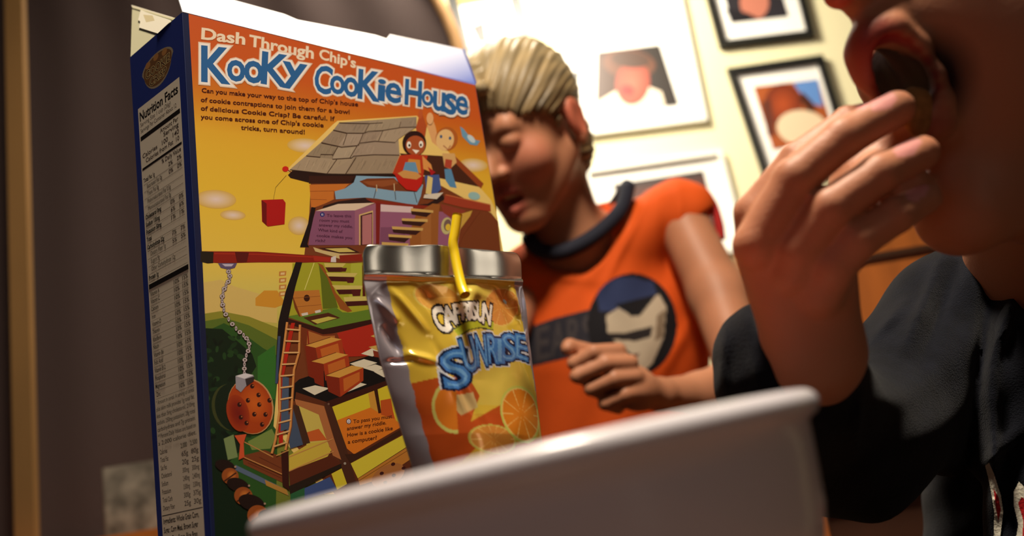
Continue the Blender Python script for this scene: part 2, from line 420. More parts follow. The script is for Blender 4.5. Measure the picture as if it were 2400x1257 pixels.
# ------------------------------------------------------------------ table
tb = root('dining_table', (-.24, .28, FLOOR), 'wooden dining table under the box and the bowl', 'table')
def rrect(w_, d_, z0, z1, cx, cy, r=.03, n=6):
    P = []
    for (sx, sy, a0) in ((1, 1, 0), (-1, 1, 90), (-1, -1, 180), (1, -1, 270)):
        for i in range(n+1):
            a = math.radians(a0+90*i/n); P.append((cx+sx*(w_/2-r)+r*math.cos(a), cy+sy*(d_/2-r)+r*math.sin(a)))
    n_ = len(P); V = [(x, y, z0) for x, y in P]+[(x, y, z1) for x, y in P]
    return V, [list(range(n_))[::-1], list(range(n_, 2*n_))]+[[i, (i+1) % n_, n_+(i+1) % n_, n_+i] for i in range(n_)]
V, F_ = rrect(.85, .95, -.028, -.0012, -.25, .28); mesh('tabletop', V, F_, M_wood, tb)
for sx in (-.6, .11):
    for sy in (-.1, .66): MB().tube([(sx, sy, FLOOR), (sx, sy, -.029)], [.022, .034], 12).build('leg', M_wood, tb, True)

# ------------------------------------------------------------------ cereal box
cb = root('cereal_box', BL, 'tall open cereal box with a cookie house puzzle on its back', 'cereal box')
CT = [TL, TR, TBR, TB, BL, BR, BBR, BB]
M_cartonside = mat('carton_navy', (24, 40, 92), .45)
carton = mesh('carton', CT, [[0, 1, 5, 4], [1, 2, 6, 5], [2, 3, 7, 6], [3, 0, 4, 7], [4, 5, 6, 7]], M_cartonside, cb)
sl = carton.modifiers.new('s', 'SOLIDIFY'); sl.thickness = .0006; sl.offset = 0
OUT = -bn
def frc(x, y): return fr(min(max(x, 427.5+.0554*(y-30)), 1112.5+.1676*(y-200)), y)   # printing ends at the carton's edges
p = Panel(frc, OUT)
# ground colour: orange at the top running to yellow
stops = [(-10, (196, 84, 36)), (150, (200, 92, 34)), (230, (206, 124, 34)), (330, (226, 178, 52)), (480, (230, 192, 60)), (620, (232, 200, 80)), (720, (214, 200, 104)), (900, (150, 150, 60)), (1500, (60, 80, 30))]
def grad(y):
    for (a, ca), (b, cb_) in zip(stops, stops[1:]):
        if y <= b: t = max(0, (y-a)/(b-a)); return np.array(ca)*(1-t)+np.array(cb_)*t
    return np.array(stops[-1][1])
NB = 40; g = []; gc = []; gt = []
for j in range(NB+1):
    for i in range(3):
        top = TL+(TR-TL)*i/2; bot = BL+(BR-BL)*i/2; P_ = top+(bot-top)*j/NB; g.append(topx(P_)); gc.append(grad(30+(1500-30)*j/NB+(0)))
for j in range(NB):
    for i in range(2): a = j*3+i; gt.append([a, a+1, a+4]); gt.append([a, a+4, a+3])
p.raw(np.array(g), gt, np.array(gc))
p.poly([(427, 30), (441, 33), (512, 1450), (500, 1450)], (22, 30, 66))
def c1(x, y): return (660+x/3.81, 250+y/3.81)
def c2(x, y): return (440+x/3.928, 580+y/3.928)
def c3(x, y): return (480+x/3.013, 840+y/3.013)
def cp(f, *a): return [f(a[i], a[i+1]) for i in range(0, len(a), 2)]
Y0 = (214, 166, 42)
# clouds
for cx, cy, rx, ry in ((714, 342, 42, 17), (505, 468, 48, 22), (545, 505, 30, 12), (1108, 388, 34, 16), (1160, 536, 22, 16), (700, 530, 26, 22), (1160, 395, 14, 12)):
    p.ell(cx, cy, rx, ry, (232, 214, 210), .05, (214, 176, 84) if cy > 300 else (210, 140, 40))
# far buildings and hills
p.poly(cp(c2, 120, 330, 300, 300, 420, 360, 620, 420, 820, 480, 820, 700, 100, 640), (214, 188, 110))
p.poly(cp(c2, 620, 470, 700, 400, 820, 400, 900, 520, 800, 560, 620, 540), (210, 150, 50))
for k in range(4): p.poly(cp(c2, 838, 225+k*62, 905, 220+k*62, 900, 262+k*62, 836, 268+k*62), (196, 132, 62)); p.poly(cp(c2, 852, 235+k*62, 890, 232+k*62, 888, 254+k*62, 850, 256+k*62), (226, 196, 140))
p.poly([(447, 620), (470, 640), (475, 690), (462, 760), (450, 740)], (208, 156, 70))
p.poly(cp(c2, 80, 620, 300, 590, 560, 640, 830, 745, 830, 1257, 700, 1900, 120, 2700, 90, 1200), (140, 140, 50))
p.poly(cp(c2, 90, 690, 330, 650, 560, 720, 830, 860, 830, 1257, 700, 1900, 120, 2700, 90, 1200), (90, 112, 42))
p.poly(cp(c2, 95, 800, 330, 700, 470, 770, 690, 930, 820, 1000, 820, 1900, 800, 2700, 120, 2700), (44, 84, 36))
p.poly([(463, 800), (480, 770), (520, 772), (555, 800), (590, 830), (600, 860), (580, 890), (590, 960), (560, 1060), (520, 1100), (560, 1180), (640, 1230), (760, 1250), (800, 1420), (512, 1430), (494, 1150)], (16, 36, 22))
for i in range(60):
    a = rng.rand(2); x = 478+a[0]*110; y = 790+a[1]*240; p.ell(x, y, 5+6*rng.rand(), 3+3*rng.rand(), [(26, 54, 28), (12, 26, 18), (34, 66, 32)][i % 3], rng.rand()*3)
p.poly(cp(c2, 640, 1010, 800, 900, 815, 1160, 800, 1400, 640, 1400), (52, 112, 44))
p.poly(cp(c3, 130, 570, 200, 540, 230, 700, 160, 720), (120, 140, 90)); p.poly(cp(c3, 300, 590, 470, 500, 500, 560, 460, 640, 330, 650), (120, 140, 70))
# house body: outline first
p.poly([(668, 402), (780, 292), (790, 284), (976, 272), (1150, 470), (1165, 500), (1178, 590), (1200, 900), (1080, 1060), (900, 1150), (760, 1160), (640, 1000), (660, 760), (712, 600), (735, 480), (728, 418)], (236, 204, 120))
p.poly([(728, 414), (985, 410), (1150, 500), (1166, 520), (1200, 880), (1120, 1100), (800, 1180), (656, 1000), (662, 770), (712, 600), (724, 500)], (120, 62, 34))
# roof
p.poly([(674, 411), (684, 401), (920, 407), (930, 418), (838, 430), (728, 430), (680, 418)], (40, 22, 18))
p.poly(cp(c1, 1050, 420, 1540, 450, 1792, 690, 1770, 722, 1400, 640, 1180, 600), (74, 40, 26))
p.poly(cp(c1, 1540, 440, 1800, 690, 1775, 735, 1520, 480), (150, 70, 34))
p.poly(cp(c1, 70, 565, 215, 440, 350, 320, 460, 210, 510, 145, 1200, 95, 1200, 185, 1040, 290, 1050, 430, 985, 600, 565, 605, 400, 600), (164, 146, 124))
sh = [cp(c1, 70, 565, 215, 443, 450, 470, 640, 455, 620, 470, 400, 600), cp(c1, 640, 455, 820, 430, 1050, 435, 985, 600, 565, 605), cp(c1, 215, 440, 350, 325, 500, 355, 450, 470), cp(c1, 500, 355, 670, 350, 620, 460, 450, 470),
      cp(c1, 670, 350, 830, 310, 1010, 322, 1050, 435, 820, 430, 620, 455), cp(c1, 350, 320, 460, 212, 580, 238, 500, 355), cp(c1, 580, 238, 725, 240, 670, 350, 500, 355), cp(c1, 725, 240, 895, 215, 830, 310, 670, 350), cp(c1, 895, 215, 1060, 190, 1200, 185, 1040, 290, 1010, 322, 830, 310),
      cp(c1, 460, 210, 510, 145, 780, 130, 740, 240, 580, 238), cp(c1, 780, 130, 1060, 104, 1060, 190, 895, 215, 740, 240), cp(c1, 1060, 104, 1200, 95, 1200, 185, 1060, 190)]
sc_ = [(168, 150, 126), (156, 138, 116), (150, 134, 112), (172, 156, 134), (160, 142, 124), (150, 132, 112), (166, 148, 130), (156, 138, 120), (168, 150, 128), (150, 134, 116), (160, 144, 122), (152, 136, 118)]
for q, c in zip(sh, sc_):
    p.poly(q, c); q = np.array(q); x0, y0, x1, y1 = q[:, 0].min(), q[:, 1].min(), q[:, 0].max(), q[:, 1].max()
    for i in range(int((x1-x0)/4.5)):
        x = x0+(x1-x0)*rng.rand(); y = y0+(y1-y0)*(.15+.35*rng.rand()); L = (y1-y0)*(.2+.3*rng.rand())
        if inpoly(np.array([x, x-L*.5]), np.array([y, y+L]), q).all(): p.line([(x, y), (x-L*.5, y+L)], .7, tuple(np.array(c)*(.8 if i % 2 else 1.12)))
for q in (cp(c1, 455, 212, 580, 240, 725, 241, 770, 225, 895, 217, 1060, 190, 1200, 186), cp(c1, 350, 325, 500, 357, 530, 365, 670, 352, 690, 330, 830, 312, 1010, 324), cp(c1, 215, 443, 340, 455, 345, 430, 450, 432, 450, 472, 620, 462, 640, 445, 820, 432, 1050, 436), cp(c1, 70, 567, 400, 603, 565, 606, 985, 602), cp(c1, 510, 147, 600, 152, 780, 155, 900, 148)): p.line(q, 1.8, (70, 52, 42))
for q in (cp(c1, 580, 238, 545, 345), cp(c1, 780, 155, 735, 240), cp(c1, 1060, 140, 1045, 190), cp(c1, 725, 241, 680, 350), cp(c1, 900, 216, 860, 308), cp(c1, 500, 357, 450, 440), cp(c1, 670, 352, 605, 460), cp(c1, 490, 472, 400, 602), cp(c1, 660, 455, 565, 606)): p.line(q, 1.5, (84, 64, 50))
# under the roof
p.poly(cp(c1, 240, 690, 600, 690, 640, 640, 660, 622, 240, 622), (58, 28, 20))
p.poly(cp(c1, 245, 700, 600, 692, 540, 750, 465, 760, 465, 830, 380, 870, 260, 915), (200, 116, 46))
for q in (cp(c1, 250, 760, 465, 756), cp(c1, 255, 830, 400, 835), cp(c1, 465, 756, 462, 825)): p.line(q, 1, (140, 70, 30))
p.poly(cp(c1, 480, 830, 470, 760, 560, 735, 640, 680, 662, 620, 1000, 630, 1260, 700, 1240, 800, 1205, 885, 850, 825, 740, 815), (132, 168, 196))
p.poly(cp(c1, 690, 670, 760, 645, 1000, 640, 1060, 700, 1200, 765, 1000, 755, 760, 720), (120, 60, 30)); p.poly(cp(c1, 720, 672, 1000, 655, 1040, 690, 900, 720, 780, 705), (146, 80, 44))
for q in (cp(c1, 850, 700, 820, 820), cp(c1, 1000, 690, 1015, 835), cp(c1, 1180, 765, 1205, 860)): p.line(q, 1.6, (60, 40, 34))
for q in (cp(c1, 845, 700, 845, 760), cp(c1, 1000, 690, 1004, 760)): p.line(q, 1.8, (214, 190, 150))
# deck
p.poly(cp(c1, 370, 890, 500, 850, 740, 815, 760, 830, 1205, 880, 1300, 870, 1440, 790, 1450, 830, 1330, 905, 1205, 900, 760, 860, 560, 900, 360, 915), (46, 28, 26))
p.poly(cp(c1, 750, 830, 1205, 880, 1330, 890, 1330, 915, 1200, 912, 830, 868), (136, 44, 30))
# purple room
p.poly(cp(c1, 300, 935, 500, 872, 830, 862, 650, 932), (222, 200, 176))
p.poly(cp(c1, 300, 935, 650, 930, 650, 1240, 235, 1240, 260, 1060), (136, 84, 116))
p.poly(cp(c1, 650, 930, 838, 866, 838, 1230, 650, 1240), (156, 98, 122))
p.poly(cp(c1, 688, 968, 812, 930, 812, 1230, 688, 1240), (214, 180, 120)); p.poly(cp(c1, 700, 976, 806, 946, 806, 1230, 700, 1240), (70, 34, 40)); p.poly(cp(c1, 716, 980, 800, 960, 800, 1230, 716, 1236), (180, 116, 120))
p.poly(cp(c1, 878, 872, 1410, 940, 1620, 960, 1600, 1160, 1530, 1300, 868, 1300), (150, 92, 124)); p.poly(cp(c1, 880, 1080, 1100, 1080, 1100, 1290, 870, 1290), (128, 76, 106))
p.poly(cp(c1, 880, 876, 1170, 898, 1160, 950, 880, 940), (216, 192, 196))
p.poly(cp(c1, 836, 858, 880, 862, 866, 1225, 838, 1225), (126, 34, 30))
p.poly(cp(c1, 1200, 955, 1345, 868, 1412, 876, 1400, 950, 1390, 1300, 1140, 1300, 1140, 1120), (152, 92, 44)); p.poly(cp(c1, 1240, 1000, 1330, 950, 1330, 1290, 1240, 1290), (164, 104, 54))
p.poly(cp(c1, 1412, 870, 1640, 930, 1600, 1060, 1440, 950), (140, 60, 44))
for a in ((1150, 910, 1350, 930, 1350, 952, 1150, 936), (1070, 1000, 1300, 1008, 1300, 1034, 1068, 1022), (980, 1072, 1260, 1088, 1255, 1112, 985, 1098), (950, 1142, 1158, 1156, 1155, 1178, 950, 1166), (890, 1212, 1130, 1226, 1125, 1250, 890, 1240)):
    q = cp(c1, *a); p.poly([(q[3][0], q[3][1]), (q[2][0]-4, q[2][1]), (q[2][0]-16, q[2][1]+10), (q[3][0]+2, q[3][1]+8)], (58, 30, 26)); p.poly(q, (206, 168, 98))
p.ell(*c1(1470, 1068), 13, 20, (196, 188, 130), .1); p.ell(*c1(1478, 1062), 9, 14, (120, 96, 90), .1); p.ell(*c1(1482, 1080), 6, 8, (222, 190, 60), .1)
p.poly(cp(c1, 1600, 960, 1700, 930, 1650, 1050, 1580, 1150), (200, 160, 70)); p.poly(cp(c1, 1720, 925, 1770, 940, 1620, 1150, 1580, 1250, 1575, 1120), (120, 60, 34))
p.poly(cp(c1, 1460, 785, 1860, 875, 1865, 940, 1620, 905, 1440, 860), (158, 62, 40)); p.line(cp(c1, 1460, 790, 1860, 880), 1.5, (206, 120, 70))
# two children waving on the deck (plain cartoon figures)
p.poly(cp(c1, 1195, 190, 1230, 60, 1250, 60, 1290, 180, 1270, 300, 1210, 290), (178, 80, 40)); p.ell(*c1(1235, 70), 5, 11, (190, 92, 48), .1)
p.ell(*c1(1180, 330), 28, 29, (48, 26, 24)); p.ell(*c1(1190, 350), 23, 23, (170, 84, 46)); p.ell(*c1(1132, 345), 5, 8, (244, 238, 226)); p.ell(*c1(1240, 340), 5, 8, (244, 238, 226)); p.ell(*c1(1136, 350), 2.4, 3.4, (40, 26, 22)); p.ell(*c1(1238, 346), 2.4, 3.4, (40, 26, 22))
p.poly(cp(c1, 1160, 385, 1225, 395, 1195, 425), (244, 236, 226))
p.poly(cp(c1, 1050, 440, 1160, 430, 1300, 440, 1270, 560, 1255, 640, 1060, 640, 985, 600), (186, 58, 30)); p.poly(cp(c1, 1130, 470, 1230, 480, 1240, 600, 1100, 560), (206, 140, 60))
p.poly(cp(c1, 1100, 500, 1190, 500, 1220, 610, 1070, 600), (104, 150, 186)); p.poly(cp(c1, 1000, 600, 1260, 620, 1245, 700, 1200, 760, 1110, 745, 1040, 680), (190, 36, 28)); p.poly(cp(c1, 1030, 600, 1090, 570, 1200, 590, 1245, 625, 1200, 655, 1080, 640), (206, 150, 84))
p.poly(cp(c1, 1250, 440, 1330, 520, 1350, 600, 1260, 560), (220, 150, 80)); p.poly(cp(c1, 1300, 540, 1370, 590, 1330, 620), (170, 30, 34)); p.poly(cp(c1, 1270, 620, 1400, 610, 1420, 740, 1360, 800, 1290, 800, 1280, 700), (70, 90, 150)); p.poly(cp(c1, 1300, 620, 1345, 640, 1330, 790, 1280, 780), (222, 200, 130)); p.poly(cp(c1, 1270, 790, 1440, 770, 1380, 830, 1260, 820), (216, 206, 190))
p.poly(cp(c1, 1295, 180, 1330, 70, 1370, 180, 1400, 320, 1440, 400, 1340, 320), (222, 166, 110)); p.ell(*c1(1320, 110), 8, 14, (228, 176, 124))
p.ell(*c1(1470, 290), 26, 28, (176, 96, 40), .2); p.ell(*c1(1455, 300), 21, 25, (230, 190, 130), .2); p.ell(*c1(1500, 285), 3, 4, (60, 90, 130)); p.ell(*c1(1420, 270), 3, 4, (60, 90, 130)); p.line(cp(c1, 1440, 350, 1480, 385, 1505, 350), 2, (150, 50, 40))
p.poly(cp(c1, 1430, 420, 1540, 420, 1560, 500, 1500, 560, 1450, 540), (214, 170, 110)); p.poly(cp(c1, 1460, 470, 1520, 480, 1510, 560, 1450, 540), (176, 70, 50)); p.poly(cp(c1, 1450, 560, 1510, 560, 1560, 730, 1500, 720, 1460, 660), (90, 140, 180))
p.poly(cp(c1, 1590, 180, 1620, 200, 1690, 290, 1770, 310, 1740, 350, 1680, 340, 1610, 270), (110, 158, 190)); p.ell(*c1(1690, 290), 12, 6, (196, 214, 224), .8); p.ell(*c1(1715, 800), 14, 9, (150, 190, 190), .2)
# room note
PU = (60, 20, 48)
p.ell(*c1(360, 967), 5.5, 5.5, (40, 46, 120)); p.word('E', *c1(352, 975), *c1(370, 976), 4.5, (230, 224, 236))
for t, a in (('To leave this', (400, 988, 618, 994)), ('room you must', (335, 1030, 600, 1040)), ('answer my riddle.', (330, 1072, 632, 1088)), ('What kind of', (322, 1116, 540, 1132)), ('cookie makes you', (310, 1166, 625, 1188)), ('rich?', (300, 1210, 385, 1216))): p.word(t, *c1(a[0], a[1]), *c1(a[2], a[3]), 7.2, PU, .012)
# black sloping rail on the left of the house; navy margin along the carton edge
p.poly([(427, 30), (441, 33), (474, 620), (512, 1450), (500, 1450)], (22, 30, 66))
p.poly(cp(c1, 165, 1240, 235, 1040, 262, 900, 300, 905, 262, 1080, 225, 1230, 240, 1257, 160, 1257), (28, 16, 18))
# plank, chain weight
p.poly(cp(c2, 115, 38, 640, 42, 1170, 78, 1320, 92, 1320, 140, 640, 140, 300, 148, 115, 134), (140, 34, 22)); p.poly(cp(c2, 115, 38, 235, 45, 230, 146, 180, 150, 115, 134), (36, 30, 22)); p.line(cp(c2, 240, 60, 640, 66, 1150, 92), 2.4, (170, 50, 30)); p.poly(cp(c2, 430, 44, 560, 50, 540, 140, 450, 142), (90, 22, 20))
p.poly(cp(c2, 275, 148, 450, 148, 430, 190, 370, 208, 300, 190), (96, 84, 120)); p.poly(cp(c2, 310, 155, 420, 155, 400, 178, 340, 178), (190, 184, 206))
# ceiling hatch and steps of the green room
p.poly(cp(c2, 960, 150, 1210, 140, 1490, 150, 1620, 140, 1700, 200, 1760, 640, 1300, 620, 900, 640, 960, 400), (166, 166, 46)); p.poly(cp(c2, 1200, 150, 1300, 260, 1380, 560, 1240, 570, 1220, 300), (96, 110, 30)); p.poly(cp(c2, 1500, 150, 1600, 150, 1600, 470, 1480, 470), (176, 180, 62))
p.line(cp(c2, 1160, 145, 1072, 392), 1.6, (226, 220, 130))
p.poly(cp(c2, 1150, 0, 1240, 30, 1400, 60, 1600, 62, 1600, 110, 1400, 110, 1310, 80, 1170, 40), (206, 184, 130)); p.poly(cp(c2, 1200, 8, 1480, 0, 1580, 50, 1400, 58, 1300, 40), (60, 30, 26)); p.poly(cp(c2, 1260, 14, 1460, 8, 1540, 44, 1390, 48), (206, 186, 104)); p.poly(cp(c2, 1390, 76, 1602, 62, 1602, 126, 1400, 136), (140, 40, 26)); p.poly(cp(c2, 1316, 96, 1360, 80, 1362, 140, 1312, 138), (214, 206, 206)); p.poly(cp(c2, 1150, 80, 1310, 96, 1310, 138, 1160, 128), (168, 48, 32))
p.poly(cp(c2, 1190, 145, 1240, 165, 1300, 280, 1360, 420, 1430, 500, 1510, 590, 1470, 600, 1400, 570, 1330, 420, 1280, 280), (150, 84, 34))
for a in ((1250, 148, 1452, 150, 1420, 186, 1262, 186), (1270, 236, 1560, 240, 1530, 276, 1290, 270), (1322, 350, 1612, 356, 1592, 388, 1362, 392), (1430, 462, 1672, 452, 1672, 492, 1440, 502)):
    q = cp(c2, *a); p.poly([q[3], q[2], (q[2][0]-2, q[2][1]+11), (q[3][0]+7, q[3][1]+11)], (70, 26, 24)); p.poly(q, (206, 190, 104))
for a in ((1392, 192, 1462, 192, 1450, 226, 1404, 226), (1450, 288, 1532, 288, 1520, 330, 1466, 330), (1500, 395, 1588, 390, 1584, 450, 1515, 452)): p.poly(cp(c2, *a), (84, 28, 28))
p.poly(cp(c2, 1602, 170, 1622, 170, 1632, 452, 1606, 452), (84, 24, 22))
p.poly(cp(c2, 905, 640, 1240, 578, 1360, 556, 1420, 600, 1500, 604, 1740, 560, 1760, 650, 1240, 756), (98, 130, 44)); p.poly(cp(c2, 1060, 650, 1290, 604, 1400, 652, 1170, 716), (80, 40, 24)); p.poly(cp(c2, 1130, 676, 1290, 640, 1370, 654, 1190, 706), (196, 186, 84))
p.poly(cp(c2, 948, 408, 1206, 394, 1238, 590, 1036, 640), (190, 122, 52)); p.poly(cp(c2, 948, 408, 1036, 640, 1020, 640, 980, 560), (120, 60, 26)); p.ell(*c2(1092, 470), 7, 8, (60, 28, 18)); p.line(cp(c2, 970, 470, 1215, 452), 1, (150, 88, 36)); p.line(cp(c2, 1000, 550, 1225, 530), 1, (150, 88, 36)); p.poly(cp(c2, 1040, 612, 1100, 600, 1105, 625, 1050, 635), (214, 206, 196)); p.poly(cp(c2, 1165, 588, 1218, 575, 1222, 600, 1172, 610), (214, 206, 196))
p.poly(cp(c2, 895, 650, 1240, 756, 1760, 650, 1760, 700, 1300, 800, 1240, 812, 900, 700), (52, 24, 20))
p.poly(cp(c2, 990, 138, 1050, 140, 985, 370, 930, 620, 905, 760, 870, 1000, 840, 1257, 800, 1257, 815, 900, 830, 690, 850, 600, 900, 400, 950, 260), (26, 20, 22)); p.line(cp(c2, 838, 820, 812, 1257), 6, (60, 76, 110))
# red room
p.poly(cp(c2, 1030, 730, 1240, 805, 1380, 790, 1420, 850, 1300, 1240, 1100, 1180), (120, 54, 28)); p.poly(cp(c2, 1370, 792, 1760, 690, 1900, 900, 1780, 1000, 1460, 1010), (176, 44, 30)); p.poly(cp(c2, 1100, 770, 1240, 820, 1350, 815, 1350, 840, 1090, 900), (176, 110, 54)); p.line(cp(c2, 1100, 770, 1130, 1180), 3, (140, 40, 26))
# chequered floor
p.poly([(655, 930), (700, 890), (860, 836), (885, 822), (945, 845), (960, 905), (760, 962)], (18, 18, 20))
for a in ((685, 215, 775, 193, 878, 214, 772, 262), (950, 215, 1055, 165, 1140, 186, 990, 246), (1110, 70, 1200, 45, 1270, 68, 1200, 98), (1190, 98, 1280, 72, 1345, 95, 1330, 130, 1260, 136), (1020, 40, 1120, 8, 1215, 34, 1100, 76), (1100, -30, 1180, -70, 1250, -40, 1180, -10), (1240, 20, 1310, 0, 1345, 30, 1290, 52)): p.poly(cp(c3, *a), (226, 218, 196))
# three red steps
def step(top, fr_, lf):
    p.poly(cp(c2, *lf), (130, 42, 24)); p.poly(cp(c2, *fr_), (170, 62, 30)); f = np.array(cp(c2, *fr_)); m_ = f.mean(0); p.poly(m_+(f-m_)*.68, (196, 106, 44)); p.poly(cp(c2, *top), (214, 160, 74)); p.line(cp(c2, *top[:4]), 1.2, (90, 30, 20))
step((1075, 905, 1310, 830, 1412, 850, 1172, 928), (1172, 928, 1412, 850, 1440, 1010, 1200, 1070), (1075, 905, 1172, 928, 1200, 1230, 1110, 1190))
step((1128, 1052, 1362, 970, 1472, 992, 1245, 1076), (1245, 1076, 1472, 992, 1490, 1110, 1262, 1230), (1128, 1052, 1245, 1076, 1250, 1290, 1165, 1250))
step((1262, 1182, 1500, 1090, 1612, 1110, 1390, 1204), (1390, 1204, 1612, 1110, 1612, 1230, 1400, 1380), (1262, 1182, 1390, 1204, 1400, 1384, 1290, 1330))
p.poly(cp(c2, 1680, 820, 1780, 780, 1800, 850, 1760, 850), (206, 170, 90)); p.poly(cp(c2, 1660, 920, 1800, 890, 1850, 960, 1730, 950), (206, 170, 90)); p.poly(cp(c2, 1700, 950, 1850, 990, 1850, 1030, 1710, 1010), (130, 50, 30))
# lower frame of the house
p.poly(cp(c3, 640, 240, 850, 310, 1335, 140, 1420, 500, 1480, 800, 1300, 900, 1000, 960, 900, 900, 700, 700, 620, 400), (96, 48, 28))
p.poly(cp(c3, 895, 345, 1190, 232, 1330, 175, 1395, 480, 1050, 680, 1000, 640), (214, 196, 50)); p.poly(cp(c3, 930, 440, 1165, 350, 1232, 392, 1300, 292, 1345, 440, 1395, 480, 1050, 680, 1000, 640), (220, 122, 36)); p.poly(cp(c3, 1150, 250, 1190, 232, 1232, 392, 1165, 350), (206, 150, 60)); p.poly(cp(c3, 1236, 300, 1310, 286, 1335, 430, 1300, 420, 1240, 400), (190, 84, 34)); p.poly(cp(c3, 1310, 186, 1340, 180, 1398, 476, 1346, 440), (206, 188, 60)); p.poly(cp(c3, 1188, 212, 1214, 210, 1242, 388, 1222, 392), (60, 28, 20))
p.poly(cp(c3, 838, 320, 884, 312, 990, 620, 1072, 900, 985, 915, 930, 640, 870, 430), (76, 44, 32)); p.poly(cp(c3, 850, 310, 1335, 140, 1340, 172, 888, 346), (60, 26, 20)); p.poly(cp(c3, 1328, 150, 1344, 150, 1412, 486, 1396, 500), (50, 26, 20)); p.poly(cp(c3, 985, 680, 1060, 676, 1150, 640, 1400, 490, 1420, 520, 1020, 742), (62, 36, 26))
p.poly(cp(c3, 1026, 745, 1425, 528, 1445, 612, 1076, 850), (216, 200, 62)); p.poly(cp(c3, 1078, 852, 1448, 616, 1470, 700, 1250, 850, 1090, 900), (188, 124, 52)); p.line(cp(c3, 1080, 870, 1450, 640), 1.2, (120, 70, 30)); p.poly(cp(c3, 890, 818, 962, 780, 1000, 890, 930, 930), (214, 196, 54))
p.ell(*c3(1290, 830), 42, 24, (170, 110, 60), -.5); [p.ell(*c3(x, y), 5, 4, (64, 26, 24), -.4) for x, y in ((1245, 815), (1325, 750), (1400, 778), (1460, 765), (1330, 830), (1270, 880))]
p.ell(*c3(985, 745), 3, 3, (160, 150, 140)); p.ell(*c3(870, 325), 2.5, 2.5, (120, 90, 80))
p.poly(cp(c3, 650, 330, 850, 400, 900, 620, 720, 640), (206, 186, 92)); p.poly(cp(c3, 700, 530, 800, 500, 860, 580, 740, 590), (200, 96, 44)); p.poly(cp(c3, 630, 290, 838, 340, 905, 560, 960, 720, 900, 690, 850, 560, 800, 400, 640, 330), (176, 110, 66)); p.poly(cp(c3, 620, 330, 660, 340, 740, 600, 690, 612, 640, 500), (70, 44, 32)); p.poly(cp(c3, 560, 440, 620, 360, 690, 612, 600, 640), (70, 84, 110))
# balcony
p.poly(cp(c3, 590, 690, 740, 600, 850, 590, 890, 650, 860, 700, 590, 800), (206, 180, 70)); p.poly(cp(c3, 590, 800, 880, 690, 960, 745, 900, 800, 600, 945), (90, 42, 26)); p.poly(cp(c3, 262, 690, 420, 650, 545, 700, 545, 880, 270, 750), (120, 62, 34)); p.line(cp(c3, 300, 740, 540, 850), 1.4, (90, 40, 26)); p.line(cp(c3, 380, 700, 540, 780), 1.4, (90, 40, 26)); p.poly(cp(c3, 215, 755, 575, 930, 590, 972, 210, 790), (88, 104, 130)); p.poly(cp(c3, 420, 860, 575, 930, 588, 972, 430, 900), (176, 130, 60)); p.poly(cp(c3, 534, 660, 586, 660, 592, 935, 545, 900), (58, 24, 20)); p.poly(cp(c3, 590, 905, 960, 745, 960, 775, 600, 965), (40, 30, 24)); p.poly(cp(c3, 600, 962, 700, 915, 720, 980, 600, 1010), (44, 96, 60)); p.poly(cp(c3, 700, 920, 880, 840, 930, 930, 700, 1000), (64, 84, 140))
for q in (cp(c3, 270, 590, 480, 700), cp(c3, 270, 700, 540, 820), cp(c3, 590, 700, 900, 570), cp(c3, 590, 800, 905, 660), cp(c3, 500, 690, 590, 650)): p.line(q, 2.2, (196, 140, 80))
p.poly(cp(c3, 205, 548, 290, 538, 270, 600, 275, 700, 235, 720, 245, 610), (206, 84, 48))
# ladder
p.poly([(681, 758), (690, 758), (660, 900), (662, 1040), (652, 1040), (650, 900)], (184, 40, 26)); p.poly(cp(c3, 545, 130, 590, 140, 585, 500, 530, 520), (74, 90, 116))
R1 = [(668, 756), (660, 820), (652, 900), (650, 960), (640, 1030), (634, 1070)]; R2 = [(702, 762), (700, 826), (688, 868), (684, 930), (680, 1000), (668, 1056)]
R1 = [(672, 756), (664, 820), (655, 880), (655, 960), (645, 1030), (636, 1064)]
for R_ in (R1, R2): p.line(R_, 6.5, (130, 70, 34)); p.line(np.array(R_)+[-.8, 0], 4.6, (212, 146, 80))
def alongp(R_, t):
    R_ = np.array(R_); y = R_[0, 1]+(R_[-1, 1]-R_[0, 1])*t; return np.interp(y, R_[:, 1], R_[:, 0]), y
for i in range(11):
    t = (i+.6)/11.2; a = alongp(R1, t); b = alongp(R2, t); p.line([a, (b[0], b[1]-3)], 3.4, (224, 178, 120)); p.line([(a[0], a[1]+2.6), (b[0], b[1]-.6)], 1.1, (110, 60, 30))
# chain: rings along a path, then the weight and its giant biscuit ball
ch = cat([(*c2(372, 225), 0), (*c2(382, 290), 0), (*c2(332, 385), 0), (*c2(312, 490), 0), (*c2(345, 620), 0), (*c2(440, 750), 0), (*c2(535, 840), 0), (*c2(560, 920), 0), (*c2(520, 1040), 0), (*c2(515, 1160), 0)], 3)
for i, q in enumerate(ch):
    rx, ry = ((5.2, 4.6) if i % 2 == 0 else (2.6, 5.4)); p.ell(q[0], q[1], rx+.9, ry+.9, (60, 48, 52)); p.ell(q[0], q[1], rx, ry, (196, 184, 188)); p.ell(q[0], q[1], rx*.45, ry*.5, (84, 74, 60))
p.ell(*c3(180, 350), 44, 56, (60, 66, 34), -.25); p.ell(*c3(200, 350), 43, 57, (18, 34, 22), -.25)
p.ell(*c3(320, 342), 53, 66, (196, 150, 100), -.25); p.ell(*c3(316, 344), 51, 64, (170, 66, 24), -.25); p.ell(*c3(350, 320), 36, 46, (206, 100, 34), -.25, (172, 68, 24)); p.ell(*c3(230, 390), 26, 44, (116, 26, 20), -.25, (160, 58, 24))
